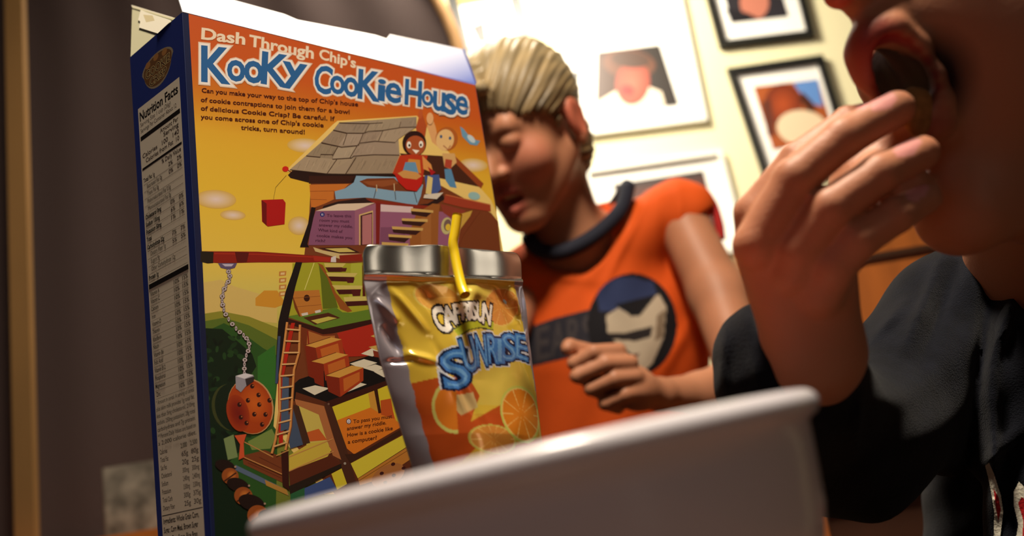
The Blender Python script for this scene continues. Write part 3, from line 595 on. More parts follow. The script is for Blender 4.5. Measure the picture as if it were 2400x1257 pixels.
for x, y in ((375, 262), (380, 330), (424, 400), (452, 300), (345, 398), (300, 300), (290, 460), (250, 420), (400, 470), (330, 200), (240, 330)): p.ell(*c3(x, y), 5, 5.5, (48, 18, 18)); p.ell(*c3(x+6, y-5), 1.6, 1.6, (190, 110, 60))
p.poly(cp(c3, 212, 128, 280, 108, 345, 130, 340, 165, 285, 200, 250, 243, 214, 215), (150, 148, 160)); p.poly(cp(c3, 280, 150, 345, 130, 340, 165, 290, 200), (50, 42, 44)); p.poly(cp(c3, 212, 128, 280, 108, 340, 122, 275, 148), (214, 212, 220))
# little red control box with its aerial
p.poly(cp(lambda x, y: (440+x/3.697, 260+y/3.697), 635, 775, 822, 768, 845, 800, 835, 985, 690, 1005, 640, 960), (176, 24, 24)); p.poly([(612, 470), (624, 478), (624, 530), (614, 520)], (110, 16, 18)); p.line([(640, 468), (645, 440), (670, 412)], .8, (120, 96, 40)); p.ell(668, 397, 7.5, 6.5, (206, 36, 24)); p.line([(674, 400), (682, 404)], 1.5, (120, 20, 16))
# barrels along the bottom
for x, y, s_ in ((175, 835, 1), (268, 975, 1.1), (372, 1115, 1.3), (520, 1235, 1.4), (690, 1330, 1.4)):
    cx, cy = c3(x, y); p.ell(cx-12*s_, cy-24*s_, 24*s_, 14*s_, (34, 20, 18), .3); p.ell(cx, cy, 20*s_, 19*s_, (150, 78, 34), .6); p.ell(cx+3, cy-2, 11*s_, 12*s_, (206, 124, 54), .6, (160, 84, 36)); p.line([(cx-14*s_, cy+12*s_), (cx+14*s_, cy-8*s_)], 3.5, (60, 30, 22)); p.ell(cx+12*s_, cy-22*s_, 2.5, 2.5, (170, 140, 120))
# lower note
p.ell(*c3(1012, 448), 5.8, 6.5, (58, 40, 60)); p.ell(*c3(1012, 448), 4.4, 5, (226, 220, 230)); p.word('D', *c3(1007, 460), *c3(1019, 457), 6, (60, 40, 70))
DK = (66, 26, 18)
for t, a in (('To pass you must', (1044, 462, 1318, 424)), ('answer my riddle.', (1000, 512, 1276, 468)), ('How is a cookie like', (1002, 558, 1322, 508)), ('a computer?', (1006, 606, 1210, 574))): p.word(t, *c3(a[0], a[1]), *c3(a[2], a[3]), 9.2, DK, .014)
# the headline
CR = (236, 220, 196)
for t, x0, y0, x1, y1, h in (('Dash', 472, 92, 572, 105, 27), ('Through', 584, 108, 733, 138, 27), ("Chip's", 748, 138, 832, 160, 24)):
    p.word(t, x0, y0, x1, y1, h, (200, 104, 50), .05, (.05, -1)); p.word(t, x0, y0, x1, y1, h, CR, .028, (.05, -1))
GL = [('K', 473, 533, 113, 193, .1, 0), ('o', 533, 572, 144, 190, .1, 0), ('o', 573, 614, 146, 194, .1, 0), ('K', 614, 672, 128, 200, .12, .05), ('y', 664, 714, 150, 209, .12, .05), ('C', 738, 776, 156, 219, .12, .1), ('o', 774, 806, 180, 220, .12, 0), ('o', 806, 838, 184, 226, .14, 0), ('K', 840, 886, 168, 234, .14, .04), ('i', 887, 900, 188, 236, .14, .05), ('e', 904, 938, 197, 240, .14, .05), ('H', 949, 986, 190, 246, .12, .04), ('o', 988, 1013, 215, 248, .14, 0), ('u', 1015, 1041, 218, 260, .16, .04), ('s', 1042, 1067, 222, 268, .16, .05), ('e', 1068, 1094, 228, 268, .18, .05)]
for a in GL: p.raw(*glyph_px(*a[:6], off=.09, rot=a[6]), (228, 200, 176))
for a in GL: p.raw(*glyph_px(*a[:6], off=.068, rot=a[6]), (240, 236, 232))
for a in GL: p.raw(*glyph_px(*a[:6], off=.025, rot=a[6]), (44, 100, 160))
for t, x0, y0, x1, y1 in (('Can you make your way to the top of Chip\'s house', 472, 217, 838, 250), ('of cookie contraptions to join them for a bowl', 470, 239, 818, 268), ('of delicious Cookie Crisp? Be careful. If', 470, 259, 783, 284), ('you come across one of Chip\'s cookie', 470, 279, 757, 299), ('tricks, turn around!', 564, 304, 713, 315)): p.word(t, x0, y0, x1, y1, 10.5, (78, 28, 18), .018)
p.build('front_print', M_print, cb, 'puzzle artwork with cookie house and blue headline')

# side panel with nutrition facts
s_ = Panel(sd, sn)
def SQ(w_, z): # metric side coordinates -> picture point; w 0 at the back edge, 1 at the front corner; z 0 at the table, 1 at the top
    a = BB+(TB-BB)*z; b = BL+(TL-BL)*z; return topx(a+(b-a)*w_)
def srect(w0, w1, z0, z1, c): s_.poly([SQ(w0, z0), SQ(w1, z0), SQ(w1, z1), SQ(w0, z1)], c)
def stext(t, w0, w1, z, hz, c, off=0.0):
    V, T = text2d(t, off)
    if not len(V): return
    V0, _ = text2d(t, 0); ww = V0[:, 0].max()-V0[:, 0].min()
    wd = (w1-w0) if w1 else ww*hz*.302/.0543*.8-0
    P_ = [SQ(w0+wd*(v[0]-V0[:, 0].min())/ww, z+hz*v[1]) for v in V]; s_.raw(np.array(P_), T, c)
srect(0, 1, 0, 1, (34, 50, 124)); srect(.10, .90, .0, .893, (232, 220, 198))
TXT = (58, 44, 40); BLK = (22, 16, 18)
stext('Nutrition Facts', .13, .86, .868, .017, BLK, .03)
stext('Serving Size 1 cup (26g)', .13, .72, .857, .008, TXT); stext('Servings Per Container About 12', .13, .82, .846, .008, TXT)
srect(.12, .88, .832, .840, BLK)
rows = [('Amount Per', .5, .84, .822), ('Serving', .56, .84, .812), ('Calories   100   140', .14, .84, .800), ('Calories from Fat  10', .2, .84, .789), ('% Daily Value', .5, .86, .769)]
for t, a, b, z in rows: stext(t, a, b, z, .008, TXT, .01)
srect(.12, .88, .779, .783, BLK)
z = .757
for t, v in (('Total Fat 1g', '2%'), ('Saturated Fat 0g', '0%'), ('Trans Fat 0g', ''), ('Polyunsaturated Fat 0.5g', ''), ('Monounsaturated Fat 0g', ''), ('Cholesterol 0mg', '0%'), ('Sodium 135mg', '6%'), ('Potassium 50mg', '1%'), ('Total', ''), ('Carbohydrate 22g', '7%'), ('Dietary Fiber 1g', '5%'), ('Sugars 9g', ''), ('Other Carbohydrate 12g', ''), ('Protein 1g', '')):
    bold = t[0:5] in ('Total', 'Chole', 'Sodiu', 'Potas', 'Carbo', 'Prote'); ind = .13 if bold else .19
    stext(t, ind, None, z, .0075, BLK if bold else TXT, .03 if bold else 0)
    if v: stext(v, .62, .70, z, .0075, TXT, .01); stext(v, .78, .86, z, .0075, TXT, .01)
    srect(.13, .87, z-.0042, z-.0036, (110, 96, 86)); z -= .0128
srect(.12, .88, z-.002, z+.006, BLK); z -= .014
for t in ('Vitamin A', 'Vitamin C', 'Calcium', 'Iron', 'Vitamin D', 'Thiamin', 'Riboflavin', 'Niacin', 'Vitamin B6', 'Folic Acid', 'Vitamin B12', 'Phosphorus', 'Magnesium', 'Zinc'):
    stext(t, .14, None, z, .0072, TXT, .01); stext('10%', .60, .70, z, .0072, TXT, .01); stext('15%', .76, .86, z, .0072, TXT, .01); srect(.13, .87, z-.0038, z-.0033, (120, 106, 94)); z -= .0122
for t in ('* Amount in cereal. A serving of cereal', 'plus skim milk provides 1g total fat,', 'less than 5mg cholesterol, 210mg', 'sodium, 250mg potassium, 28g total', 'carbohydrate and 7g protein.', '** Percent Daily Values are based on', 'a 2,000 calorie diet.'): stext(t, .13, .86, z, .0068, TXT); z -= .0102
z -= .003
for t, a, b in (('Calories', '2,000', '2,500'), ('Total Fat', '65g', '80g'), ('Sat Fat', '20g', '25g'), ('Cholesterol', '300mg', '300mg'), ('Sodium', '2,400mg', '2,400mg'), ('Potassium', '3,500mg', '3,500mg'), ('Total Carb', '300g', '375g'), ('Dietary Fiber', '25g', '30g')): stext(t, .14, None, z, .0072, TXT, .01); stext(a, .56, .68, z, .0072, TXT, .01); stext(b, .74, .87, z, .0072, TXT, .01); z -= .0116
srect(.11, .89, z+.004, z+.0052, BLK); z -= .007
for t in ('Ingredients: Whole Grain Corn,', 'Sugar, Corn Meal, Brown Sugar', 'Syrup, Corn Syrup, Rice Bran', 'and/or Canola Oil, Cocoa', 'Processed with Alkali, Salt, Corn', 'Starch, Color Added, Trisodium', 'Phosphate, Natural and Artificial', 'Flavor. BHT Added to Preserve', 'Freshness.', '', 'Vitamins and Minerals: Calcium', 'Carbonate, Trisodium Phosphate,', 'Zinc and Iron (mineral nutrients),', 'Vitamin C (sodium ascorbate), A', 'B Vitamin (niacinamide), Vitamin', 'B6 (pyridoxine hydrochloride),', 'Vitamin B2 (riboflavin), Vitamin', 'B1 (thiamin mononitrate), A B', 'Vitamin (folic acid), Vitamin A', '(palmitate), Vitamin B12,', 'Vitamin D3.'):
    if t and z > .006: stext(t, .13, .13+.73*min(1, len(t)/32), z, .0082, BLK, .02)
    z -= .0128
# round biscuit bowl mark at the top of the side
lg = [SQ(.52+.30*math.cos(a)*(1 if math.sin(a) > -.2 else .9), .945+(.022 if math.sin(a) > 0 else .040)*math.sin(a)) for a in np.linspace(0, 2*math.pi, 30, endpoint=False)]
s_.poly(lg, (150, 134, 110)); lg2 = [SQ(.52+.27*math.cos(a), .945+(.019 if math.sin(a) > 0 else .036)*math.sin(a)) for a in np.linspace(0, 2*math.pi, 30, endpoint=False)]; s_.poly(lg2, (110, 74, 44))
for a, b, c, d, r_ in ((.34, .957, .05, .006, 0), (.5, .96, .05, .006, 0), (.66, .957, .05, .006, 0)): s_.poly([SQ(a+c*math.cos(q), b+d*math.sin(q)) for q in np.linspace(0, 6.28, 12, endpoint=False)], (166, 116, 66))
stext('COOKIE', .29, .75, .934, .015, (214, 190, 130), .05); stext('COOKIE', .29, .75, .934, .015, (60, 26, 20), .01); stext('CRISP', .36, .68, .916, .014, (214, 190, 130), .05); stext('CRISP', .36, .68, .916, .014, (60, 26, 20), .01)
s_.build('side_print', M_print2, cb, 'nutrition facts label on navy side')
# flaps
def flap(name, pts, org3, M, label, thick=.0006):
    n = np.cross(pts[1]-pts[0], pts[-1]-pts[0]); n /= np.linalg.norm(n); k = len(pts)
    V = list(pts)+[q+n*thick for q in pts]
    return mesh(name, V, [list(range(k))[::-1], list(range(k, 2*k))]+[[i, (i+1) % k, k+(i+1) % k, k+i] for i in range(k)], M, cb, label=label)
# front top flap leans back from the fold
fd = bn*math.cos(math.radians(52))+bz*math.sin(math.radians(52)); fnrm = np.cross(be, fd); fnrm /= np.linalg.norm(fnrm)
FP = [onplane(a, b, TL, fnrm) for a, b in ((427, 30), (1113, 200), (1085, 118), (913, 82), (905, 92), (880, 84), (696, 48), (666, 35), (540, 0), (430, -34), (405, -40))]
flap('front_top_flap', FP, None, mat('flap_card', (236, 236, 244), .3, spec=.6), 'blue front flap, lamp sheen painted as white')  # blue card coloured white to stand in for the lamp's sheen
pn = Panel(lambda a, b: onplane(a, b, TL, fnrm), fnrm if fnrm@rayd(800, 100) < 0 else -fnrm); pn.k = 110
pn.raw([(840, 133), (1113, 200), (1085, 118), (1000, 100)], [[0, 1, 2], [0, 2, 3]], np.array([(236, 236, 246), (60, 90, 180), (200, 206, 232), (236, 236, 244)]))  # print blue runs to white, sheen painted into the gradient
pn.poly([(1113, 200), (1116, 196), (1087, 116), (1083, 118)], (40, 60, 140))
pn.poly([(900, 151), (1113, 198), (1113, 206), (900, 154)], (70, 84, 160))
pn.build('flap_print', M_print, cb, 'blue printed corner of the flap, fading into painted sheen')
# side flap standing up, leaning a little inwards
hd_ = (TL-TB)/np.linalg.norm(TL-TB); fd2 = bz*math.cos(math.radians(22))-sn*math.sin(math.radians(22)); n2 = np.cross(hd_, fd2); n2 /= np.linalg.norm(n2); n2 = n2 if n2@rayd(350, 80) < 0 else -n2
f2 = lambda x, y: onplane(x, y, TB, n2)
flap('side_top_flap', [TB, f2(310, 12), f2(411, 42), TB+(TL-TB)*.93], None, mat('flap_inside', (198, 194, 160), .7), 'greyish unprinted side flap')
gp = Panel(f2, n2); gp.k = 60
gp.poly([(332, 24), (345, 30), (400, 48), (404, 50), (372, 80), (328, 66), (331, 52), (326, 48)], (240, 234, 214)); gp.poly([(338, 36), (360, 38), (365, 50), (345, 54)], (214, 200, 160)); gp.poly([(310, 13), (408, 42), (406, 45), (311, 17)], (226, 218, 196))
gp.build('glue_patch', M_print2, cb, 'torn white glue patch')

# ------------------------------------------------------------------ juice pouch
PD = .375; pyaw = math.radians(24)
pe_ = np.array([math.cos(pyaw), math.sin(pyaw), 0]); pnr = np.array([-math.sin(pyaw), math.cos(pyaw), 0]); PP = at(1060, 760, PD)
QP = {'TL': (848, 573), 'TR': (1221, 589), 'BL': (1040, 1380), 'BR': (1318, 1380)}
def pq(s, t):
    """picture point on the pouch outline sheet; s 0..1 across, t 0..1 down"""
    # left and right edges bend a little
    l = np.stack([np.interp(t, [0, .1, .3, .65, 1], [848, 852, 890, 985, 1030]), np.interp(t, [0, 1], [573, 1475])], -1)
    r = np.stack([np.interp(t, [0, .1, .6, 1], [1221, 1224, 1280, 1310]), np.interp(t, [0, 1], [589, 1465])], -1)
    q = l+(r-l)*np.asarray(s)[..., None]
    # rounded top corners, wavy hem
    return q
def pouch():
    NS, NT = 230, 380
    s, t = np.meshgrid(np.linspace(0, 1, NS), np.linspace(0, 1, NT))
    cr = .03
    sx = np.clip(s, 0, 1); q = pq(sx, t)
    # round the two upper corners
    e = np.clip((.035-t)/.035, 0, 1); sh_ = 1-.09*(1-np.sqrt(np.clip(1-e**2, 0, 1)))
    mid = pq(np.full_like(s, .5), t); q = mid+(q-mid)*sh_[..., None]
    q[..., 1] += 3.5*np.sin(s*7+1)*np.exp(-t*20)
    X = q[..., 0].ravel(); Y = q[..., 1].ravel()
    D = CF[None]+CX[None]*((X-1200)/FPX)[:, None]-CU[None]*((Y-628.5)/FPX)[:, None]
    P0 = CAM+D*(((PP-CAM)@pnr)/(D@pnr))[:, None]
    S_, T_ = s.ravel(), t.ravel()
    body = np.clip((T_-.085)/.915, 0, 1)
    bul = .017*np.sin(np.pi*np.clip(S_, 0, 1))**.75*np.clip(body*2.2, 0, 1)**.8*(.6+.4*body)
    # creases of the foil
    def crease(x0, y0, x1, y1, w_, a):
        ax, ay = x1-x0, y1-y0; L = ax*ax+ay*ay; u = np.clip(((X-x0)*ax+(Y-y0)*ay)/L, 0, 1); d = np.hypot(X-x0-u*ax, Y-y0-u*ay); return a*np.exp(-(d/w_)**2)*np.sin(np.pi*np.clip(u*.9+.05, 0, 1))
    c_ = crease(900, 660, 1000, 790, 10, .0016)+crease(1000, 790, 1100, 1000, 9, -.001)+crease(960, 640, 1060, 780, 16, -.0022)+crease(1120, 645, 1080, 760, 14, .002)+crease(1000, 650, 1150, 700, 14, .0016)+crease(1150, 640, 1210, 760, 12, -.0018)+crease(1190, 650, 1215, 740, 8, .0022)+crease(1090, 680, 1090, 900, 30, .0015)+crease(1040, 890, 1070, 980, 6, .0006)+crease(1060, 960, 1160, 1080, 16, -.0003)+crease(895, 760, 945, 850, 12, -.0022)+crease(880, 700, 930, 760, 9, .002)+crease(935, 830, 1020, 860, 9, .0014)+crease(905, 850, 960, 850, 6, -.0015)+crease(1225, 640, 1235, 800, 8, .0016)+crease(1180, 780, 1260, 960, 18, .0012)
    amp = np.clip((T_-.085)/.05, 0, 1)
    P_ = P0[:, :]; wv = wob(P_*1.0, 190, 1.0)*.00045+wob(P_, 420, 2.0)*.00018
    top = (1-amp)*(.0006*np.sin(S_*15+1.0)*(T_ < .075)+.0010*np.sin(S_*math.pi)+.0009*np.sin(S_*5.2+.9)*(T_ < .08))
    front = P0-pnr[None]*(np.maximum(bul, .0004)+amp*(c_+wv)+top+.0011*np.exp(-((T_-.083)/.006)**2))[:, None]
    back = P0+pnr[None]*(np.maximum(bul, .0004)*.95)[:, None]
    # colour of the print, by picture position
    col = np.tile(lin((216, 186, 64)), (len(X), 1)); met = np.full(len(X), .22)
    def setc(mk, c, mt=.25, a=1.0): col[mk] = col[mk]*(1-a)+lin(c)*a; met[mk] = met[mk]*(1-a)+mt*a
    def ellm(cx, cy, rx, ry, rot=0): c, s_ = math.cos(rot), math.sin(rot); x = X-cx; y = Y-cy; return ((x*c+y*s_)/rx)**2+((-x*s_+y*c)/ry)**2
    setc(inpoly(X, Y, [(1040, 640), (1130, 640), (1220, 860), (1260, 960), (1100, 960), (1050, 800)]), (222, 204, 96), .3, .6)
    setc(Y > 980+.0*X, (206, 150, 50), .3, .5)
    def slice_(cx, cy, rx, ry, rot, f=(222, 134, 36), rind=(196, 206, 96), a=1.0):
        e_ = ellm(cx, cy, rx, ry, rot); setc(e_ < 1, rind, .25, a); setc(e_ < .86, (228, 196, 110), .2, a); setc(e_ < .78, f, .25, a)
        an = np.arctan2(Y-cy, X-cx); sp = (np.abs(((an/(2*math.pi)*10) % 1)-.5) > .46) & (e_ < .78) & (e_ > .01); setc(sp, (236, 196, 110), .2, a)
    slice_(1020, 700, 56, 34, .25, (226, 150, 60), (228, 214, 110), .6); slice_(1172, 722, 44, 50, .3, (212, 120, 40), (224, 196, 90), .7)
    setc(inpoly(X, Y, [(955, 905), (1010, 895), (1080, 890), (1105, 940), (1080, 1000), (1160, 955), (1170, 1010), (1120, 1030), (1060, 1090), (1010, 1110), (985, 1080), (965, 980)]), (190, 64, 26), .3, .9)
    setc(inpoly(X, Y, [(1060, 1110), (1160, 1060), (1290, 1020), (1290, 1400), (1000, 1400)]), (196, 84, 32), .3, .9)
    setc(inpoly(X, Y, [(1030, 940), (1090, 930), (1100, 965), (1060, 985)]), (206, 190, 130), .3, .8)
    e1 = ellm(1045, 965, 46, 62, -.15); setc((e1 < 1) & (X < 1052), (206, 204, 110), .25); setc((e1 < .74) & (X < 1052), (216, 124, 36), .25)
    slice_(1130, 1040, 58, 34, .1, (206, 122, 40), (196, 196, 90), .8)
    slice_(1208, 978, 56, 68, -.12)
    # brand word, green ribbon and flavour word
    def ribbon(w_, c): setc(inpoly(X, Y, linep([(1060, 788), (1085, 772), (1115, 765), (1150, 768)], w_)), c, .2)
    ribbon(24, (40, 50, 20)); ribbon(18, (176, 186, 40))
    def arcword(word, pts, off, c, mt=.2, dx=0, dy=0):
        for ch_, x0, x1, y0, y1, sl_, rt in pts: V, T = glyph_px(ch_, x0, x1, y0, y1, sl_, off, rt); setc(intris(X, Y, V+[dx, dy], T), c, mt)
    CS = [('C', 1014, 1042, 722, 786, -.1, -.35), ('A', 1034, 1060, 722, 768, -.1, -.2), ('P', 1058, 1075, 718, 758, -.05, -.1), ('R', 1074, 1092, 716, 756, 0, 0), ('I', 1091, 1097, 716, 752, 0, 0), ('S', 1097, 1112, 715, 755, 0, .05), ('U', 1112, 1128, 715, 758, .05, .1), ('N', 1127, 1146, 716, 764, .1, .15)]
    for off, c in ((.11, (34, 28, 30)), (.035, (240, 236, 226))): arcword('', CS, off, c)
    SU = [('S', 1026, 1080, 832, 918, -.08, -.12), ('U', 1070, 1100, 802, 880, -.12, -.18), ('N', 1103, 1129, 794, 866, -.06, -.03), ('R', 1133, 1156, 790, 858, -.02, -.03), ('I', 1154, 1170, 800, 856, .02, .02), ('S', 1168, 1202, 788, 850, .04, .05), ('E', 1202, 1236, 788, 846, .08, .1)]
    for off, c in ((.105, (206, 214, 226)), (.075, (20, 30, 64)), (.03, (66, 124, 196))): arcword('', SU, off, c)
    arcword('', SU, -.02, (110, 168, 222))
    # bare foil: hem and both side strips
    L_ = np.interp(Y, [573, 640, 700, 760, 850, 950, 1100, 1400], [848, 902, 912, 925, 945, 966, 1005, 1060]); Rr = np.interp(Y, [573, 640, 760, 900, 1040, 1400], [1221, 1198, 1224, 1250, 1276, 1316])
    foil = (T_ < .083) | (X < L_+1.5*np.sin(Y*.11)) | (X > Rr)
    setc(foil, (206, 202, 196), 1.0); setc(foil & (T_ > .083), (176, 170, 180), .5)
    r = root('juice_pouch', P0.reshape(NT, NS, 3)[-1].mean(0), 'foil juice pouch with orange slices and a yellow straw', 'juice pouch')
    # sit on the table: shift is only along the sheet, base already near z 0
    F_ = []; ii = np.arange(NT*NS).reshape(NT, NS)
    f = np.stack([ii[:-1, :-1], ii[1:, :-1], ii[1:, 1:], ii[:-1, 1:]], -1).reshape(-1, 4); fb = f[:, ::-1]+NT*NS
    M = mat('pouch_foil', rough=.22, attr=True, spec=.6, coat=.35); nt = M.node_tree; a = nt.nodes.new('ShaderNodeAttribute'); a.attribute_name = 'Metal'
    nt.links.new(a.outputs['Fac'], nt.nodes['Principled BSDF'].inputs['Metallic'])
    rim = []
    nb_ = NT*NS; B = list(ii[0, :])+list(ii[1:, -1])+list(ii[-1, ::-1][1:])+list(ii[::-1, 0][1:])
    for i in range(len(B)-1): rim.append([B[i], B[i+1], B[i+1]+nb_, B[i]+nb_])
    V = np.concatenate([front, back]); allF = np.concatenate([f, fb]).tolist()+[[int(x) for x in q_] for q_ in rim]
    o = mesh('foil_pouch', V, allF, M, r, True, col=np.concatenate([col, np.tile(lin((190, 186, 180)), (nb_, 1))]))
    at_ = o.data.attributes.new('Metal', 'FLOAT', 'POINT'); at_.data.foreach_set('value', np.concatenate([met, np.ones(nb_)]).astype(np.float32))
    # straw
    def pt(x, y, off): return onplane(x, y, PP-pnr*off, pnr)
    path = cat([pt(1072, 503, .005), pt(1067, 540, .005), pt(1062, 572, .005), pt(1066, 600, .0055), pt(1074, 640, .0075), pt(1082, 672, .010), pt(1090, 692, .0125)], 6)
    st = MB().tube(path, .0021, 20, False).tube(path, .0017, 20, False)
    rm = [[i, (i+1) % 20, len(path)*20+(i+1) % 20, len(path)*20+i] for i in range(20)]
    st.f += rm
    mesh('straw', st.v, st.f, mat('yellow_plastic', (250, 218, 10), .4, spec=.5, coat=.3), r, True, label='yellow bent straw')
    h = ellp(0, 0, .0026, .0014); c0 = pt(1090, 690, .0128)
pouch()

# ------------------------------------------------------------------ bowl in front
def bowl():
    d = .236; L = at(604, 1214, d-.004); Rr = at(1878, 917, d+.002); N = at(1250, 1042, .166)
    c = (L+Rr)/2; R_ = np.linalg.norm(Rr-L)/2; ax = (Rr-L)/np.linalg.norm(Rr-L); v = N-c; v -= ax*(v@ax); v /= np.linalg.norm(v); up = np.cross(v, ax); up = up if up[2] > 0 else -up
    H = c[2]/up[2]-.0015
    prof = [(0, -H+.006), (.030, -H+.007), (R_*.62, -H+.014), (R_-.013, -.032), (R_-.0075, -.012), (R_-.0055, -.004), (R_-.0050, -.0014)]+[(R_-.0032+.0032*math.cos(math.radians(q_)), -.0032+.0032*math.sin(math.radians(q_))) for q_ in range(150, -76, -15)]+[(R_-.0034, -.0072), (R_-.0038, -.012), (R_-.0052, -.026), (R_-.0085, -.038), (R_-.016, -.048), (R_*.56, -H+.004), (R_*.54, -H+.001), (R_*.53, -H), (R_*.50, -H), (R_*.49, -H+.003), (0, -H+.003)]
    n = 128; V = []; C = []
    for j_, (rr, z) in enumerate(prof):
        for i in range(n):
            a = 2*math.pi*i/n; V.append(c+ax*(rr*math.cos(a))+v*(rr*math.sin(a))+up*z)
            C.append(lin((206, 70, 24)) if j_ in (8, 9, 10) else (lin((196, 96, 44)) if j_ < 8 else lin((232, 228, 236))))  # orange rows on the rim top paint the lens's colour fringe
    k = len(prof); F_ = [[j*n+i, j*n+(i+1) % n, (j+1)*n+(i+1) % n, (j+1)*n+i] for j in range(k-1) for i in range(n)]
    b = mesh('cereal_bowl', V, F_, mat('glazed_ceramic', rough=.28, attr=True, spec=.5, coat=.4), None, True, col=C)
    tag(b, 'white ceramic bowl close to the camera, orange lens fringe painted on its rim', 'bowl')
bowl()

# ------------------------------------------------------------------ counter with a pale block, far lower left
ct = at(300, 1252, 1.3)
co = root('sideboard', (ct[0], ct[1]+.1, FLOOR), 'low wooden sideboard behind the cereal box', 'sideboard')
MB().box((ct[0]-.0, ct[1]+.07, ct[2]-.012), .62, .2, .024).build('worktop', M_wood2, co)
MB().box((ct[0]-.0, ct[1]+.07, (FLOOR+ct[2]-.024)/2), .58, .18, ct[2]-.024-FLOOR).build('cabinet_body', M_wood, co)
def block():
    c = at(316, 1252, 1.32); a1 = (at(372, 1075, 1.32)-at(232, 1105, 1.32)); a1[2] = 0; a1[1] = 0; w_ = np.linalg.norm(a1)*1.5
    bm_ = MB(); V, F_ = rrect(w_, .07, ct[2], ct[2]+.098, at(232, 1180, 1.32)[0]+w_/2+.004, c[1]+.02, .008, 4); bm_.add(V, F_)
    M = mat('mottled_tin', (126, 118, 106), .35, noise=(28, .7)); o = bm_.build('storage_tin', M); tag(o, 'grey mottled tin on the sideboard behind the box', 'tin')
block()

# ------------------------------------------------------------------ wooden chair behind the chin
def chair():
    d = 1.25; c = at(2120, 640, d)
    r = root('dining_chair', (c[0], c[1], FLOOR), 'orange-brown wooden chair seen under the chin of the eater', 'chair')
    top = at(2120, 520, d)[2]
    MB().box((c[0], c[1], top-.075), .44, .022, .15).build('backrest', M_wood2, r)
    MB().box((c[0], c[1]-.014, top-.040), .44, .008, .008).build('groove_rail', M_wood, r)
    for sx in (-.2, .2): MB().box((c[0]+sx, c[1]+.02, (FLOOR+top)/2), .035, .03, top-FLOOR-.01).build('rear_leg', M_wood2, r)
    MB().box((c[0], c[1]-.2, FLOOR+.44), .44, .40, .03).build('seat', M_wood2, r)
    for sx in (-.19, .19): MB().box((c[0]+sx, c[1]-.37, FLOOR+.2125), .035, .035, .425).build('front_leg', M_wood2, r)
chair()

def bench():
    c = np.array([.78, 1.62, 0]); r = root('storage_bench', (c[0], c[1], FLOOR), 'long dark wooden bench against the wall, low behind the hoodie sleeve', 'bench')
    M = mat('dark_wood', (62, 34, 18), .5, noise=(3, .3, (1, 12, 1)))
    MB().box((c[0], c[1], .005), 1.5, .4, .03).build('bench_top', M, r); MB().box((c[0], c[1]+.01, (FLOOR-.01)/2), 1.44, .36, -FLOOR-.01).build('bench_body', M, r)
bench()

# ------------------------------------------------------------------ people
def A(x, y, d): return at(x, y, d)
def r_(px, d): return px*d/FPX
def chain(pts, k=.003, k0=None):
    """pts: (px,py,depth,radius px) -> capsules"""
    out = []
    for i, (a, b) in enumerate(zip(pts, pts[1:])): out.append(rc(A(*a[:3]), A(*b[:3]), r_(a[3], a[2]), r_(b[3], b[2]), k0 if (k0 and i == 0) else k))
    return out
def skin_col(P, spots, base=(200, 140, 108)):
    c = np.tile(lin(base), (len(P), 1)); n = wob(P, 130, .5)[:, None]; c = c*(1+.05*n)
    for ctr, rad, cc, a in spots:
        d = np.linalg.norm((P-ctr)/rad, axis=1); w_ = (np.clip(1.25-d, 0, .5)/.5*a)[:, None]; c = c*(1-w_)+lin(cc)*w_
    return np.clip(c, 0, 1)
CAMR = np.stack([CX, CU, -CF], 1)
def rot_img(a): # camera-aligned axes turned in the picture plane
    c, s_ = math.cos(a), math.sin(a); return np.stack([CX*c-CU*s_, CX*s_+CU*c, -CF], 1)

# ---- the boy in the orange shirt
def head_local(Cc, Rm, H, mouth=.0):
    """Rm columns: face side axis, forward axis, up axis"""
    def p_(x, y, z): return Cc+Rm@(np.array([x, y, z])*H)
    E_ = lambda x, y, z, a, b, c, k=.03, op=1: el(p_(x, y, z), np.array([a, b, c])*H, Rm, k*H, op)
    Rr = lambda a, b, r1, r2=None, k=.03, op=1: rc(p_(*a), p_(*b), r1*H, (r1 if r2 is None else r2)*H, k*H, op)
    q = [E_(0, -.05, .17, .335, .42, .35), E_(0, .13, -.10, .265, .27, .36, .08), Rr((0, .22, -.28), (0, .29, -.40), .13, .085, .08)]
    for s in (-1, 1):
        q += [Rr((s*.22, -.02, -.16), (s*.06, .27, -.40), .09, .07, .08), E_(s*.15, .25, -.10, .12, .11, .12, .06)]
    q += [Rr((-.14, .33, .115), (.14, .33, .115), .05, .05, .06)]
    for s in (-1, 1): q += [E_(s*.135, .43, .035, .075, .06, .055, .04, -1), E_(s*.13, .335, .035, .062, .06, .055, .012)]
    q += [Rr((0, .36, .06), (0, .455, -.09), .03, .047, .04), E_(.045, .40, -.105, .035, .04, .03, .02), E_(-.045, .40, -.105, .035, .04, .03, .02)]
    q += [Rr((-.10, .325, -.225), (0, .375, -.215), .024, .028, .015), Rr((.10, .325, -.225), (0, .375, -.215), .024, .028, .015)]
    q += [Rr((-.09, .32, -.285-mouth), (0, .365, -.295-mouth), .026, .03, .015), Rr((.09, .32, -.285-mouth), (0, .365, -.295-mouth), .026, .03, .015)]
    q += [E_(0, .38, -.255-mouth/2, .085, .07, .012+mouth*.5, .01, -1)]
    for s in (-1, 1):
        q += [E_(s*.345, -.05, -.01, .035, .085, .125, .02), E_(s*.385, -.04, .0, .022, .05, .085, .012, -1), Rr((s*.35, -.045, -.11), (s*.345, -.03, -.13), .035, .03, .02)]
    return q, p_
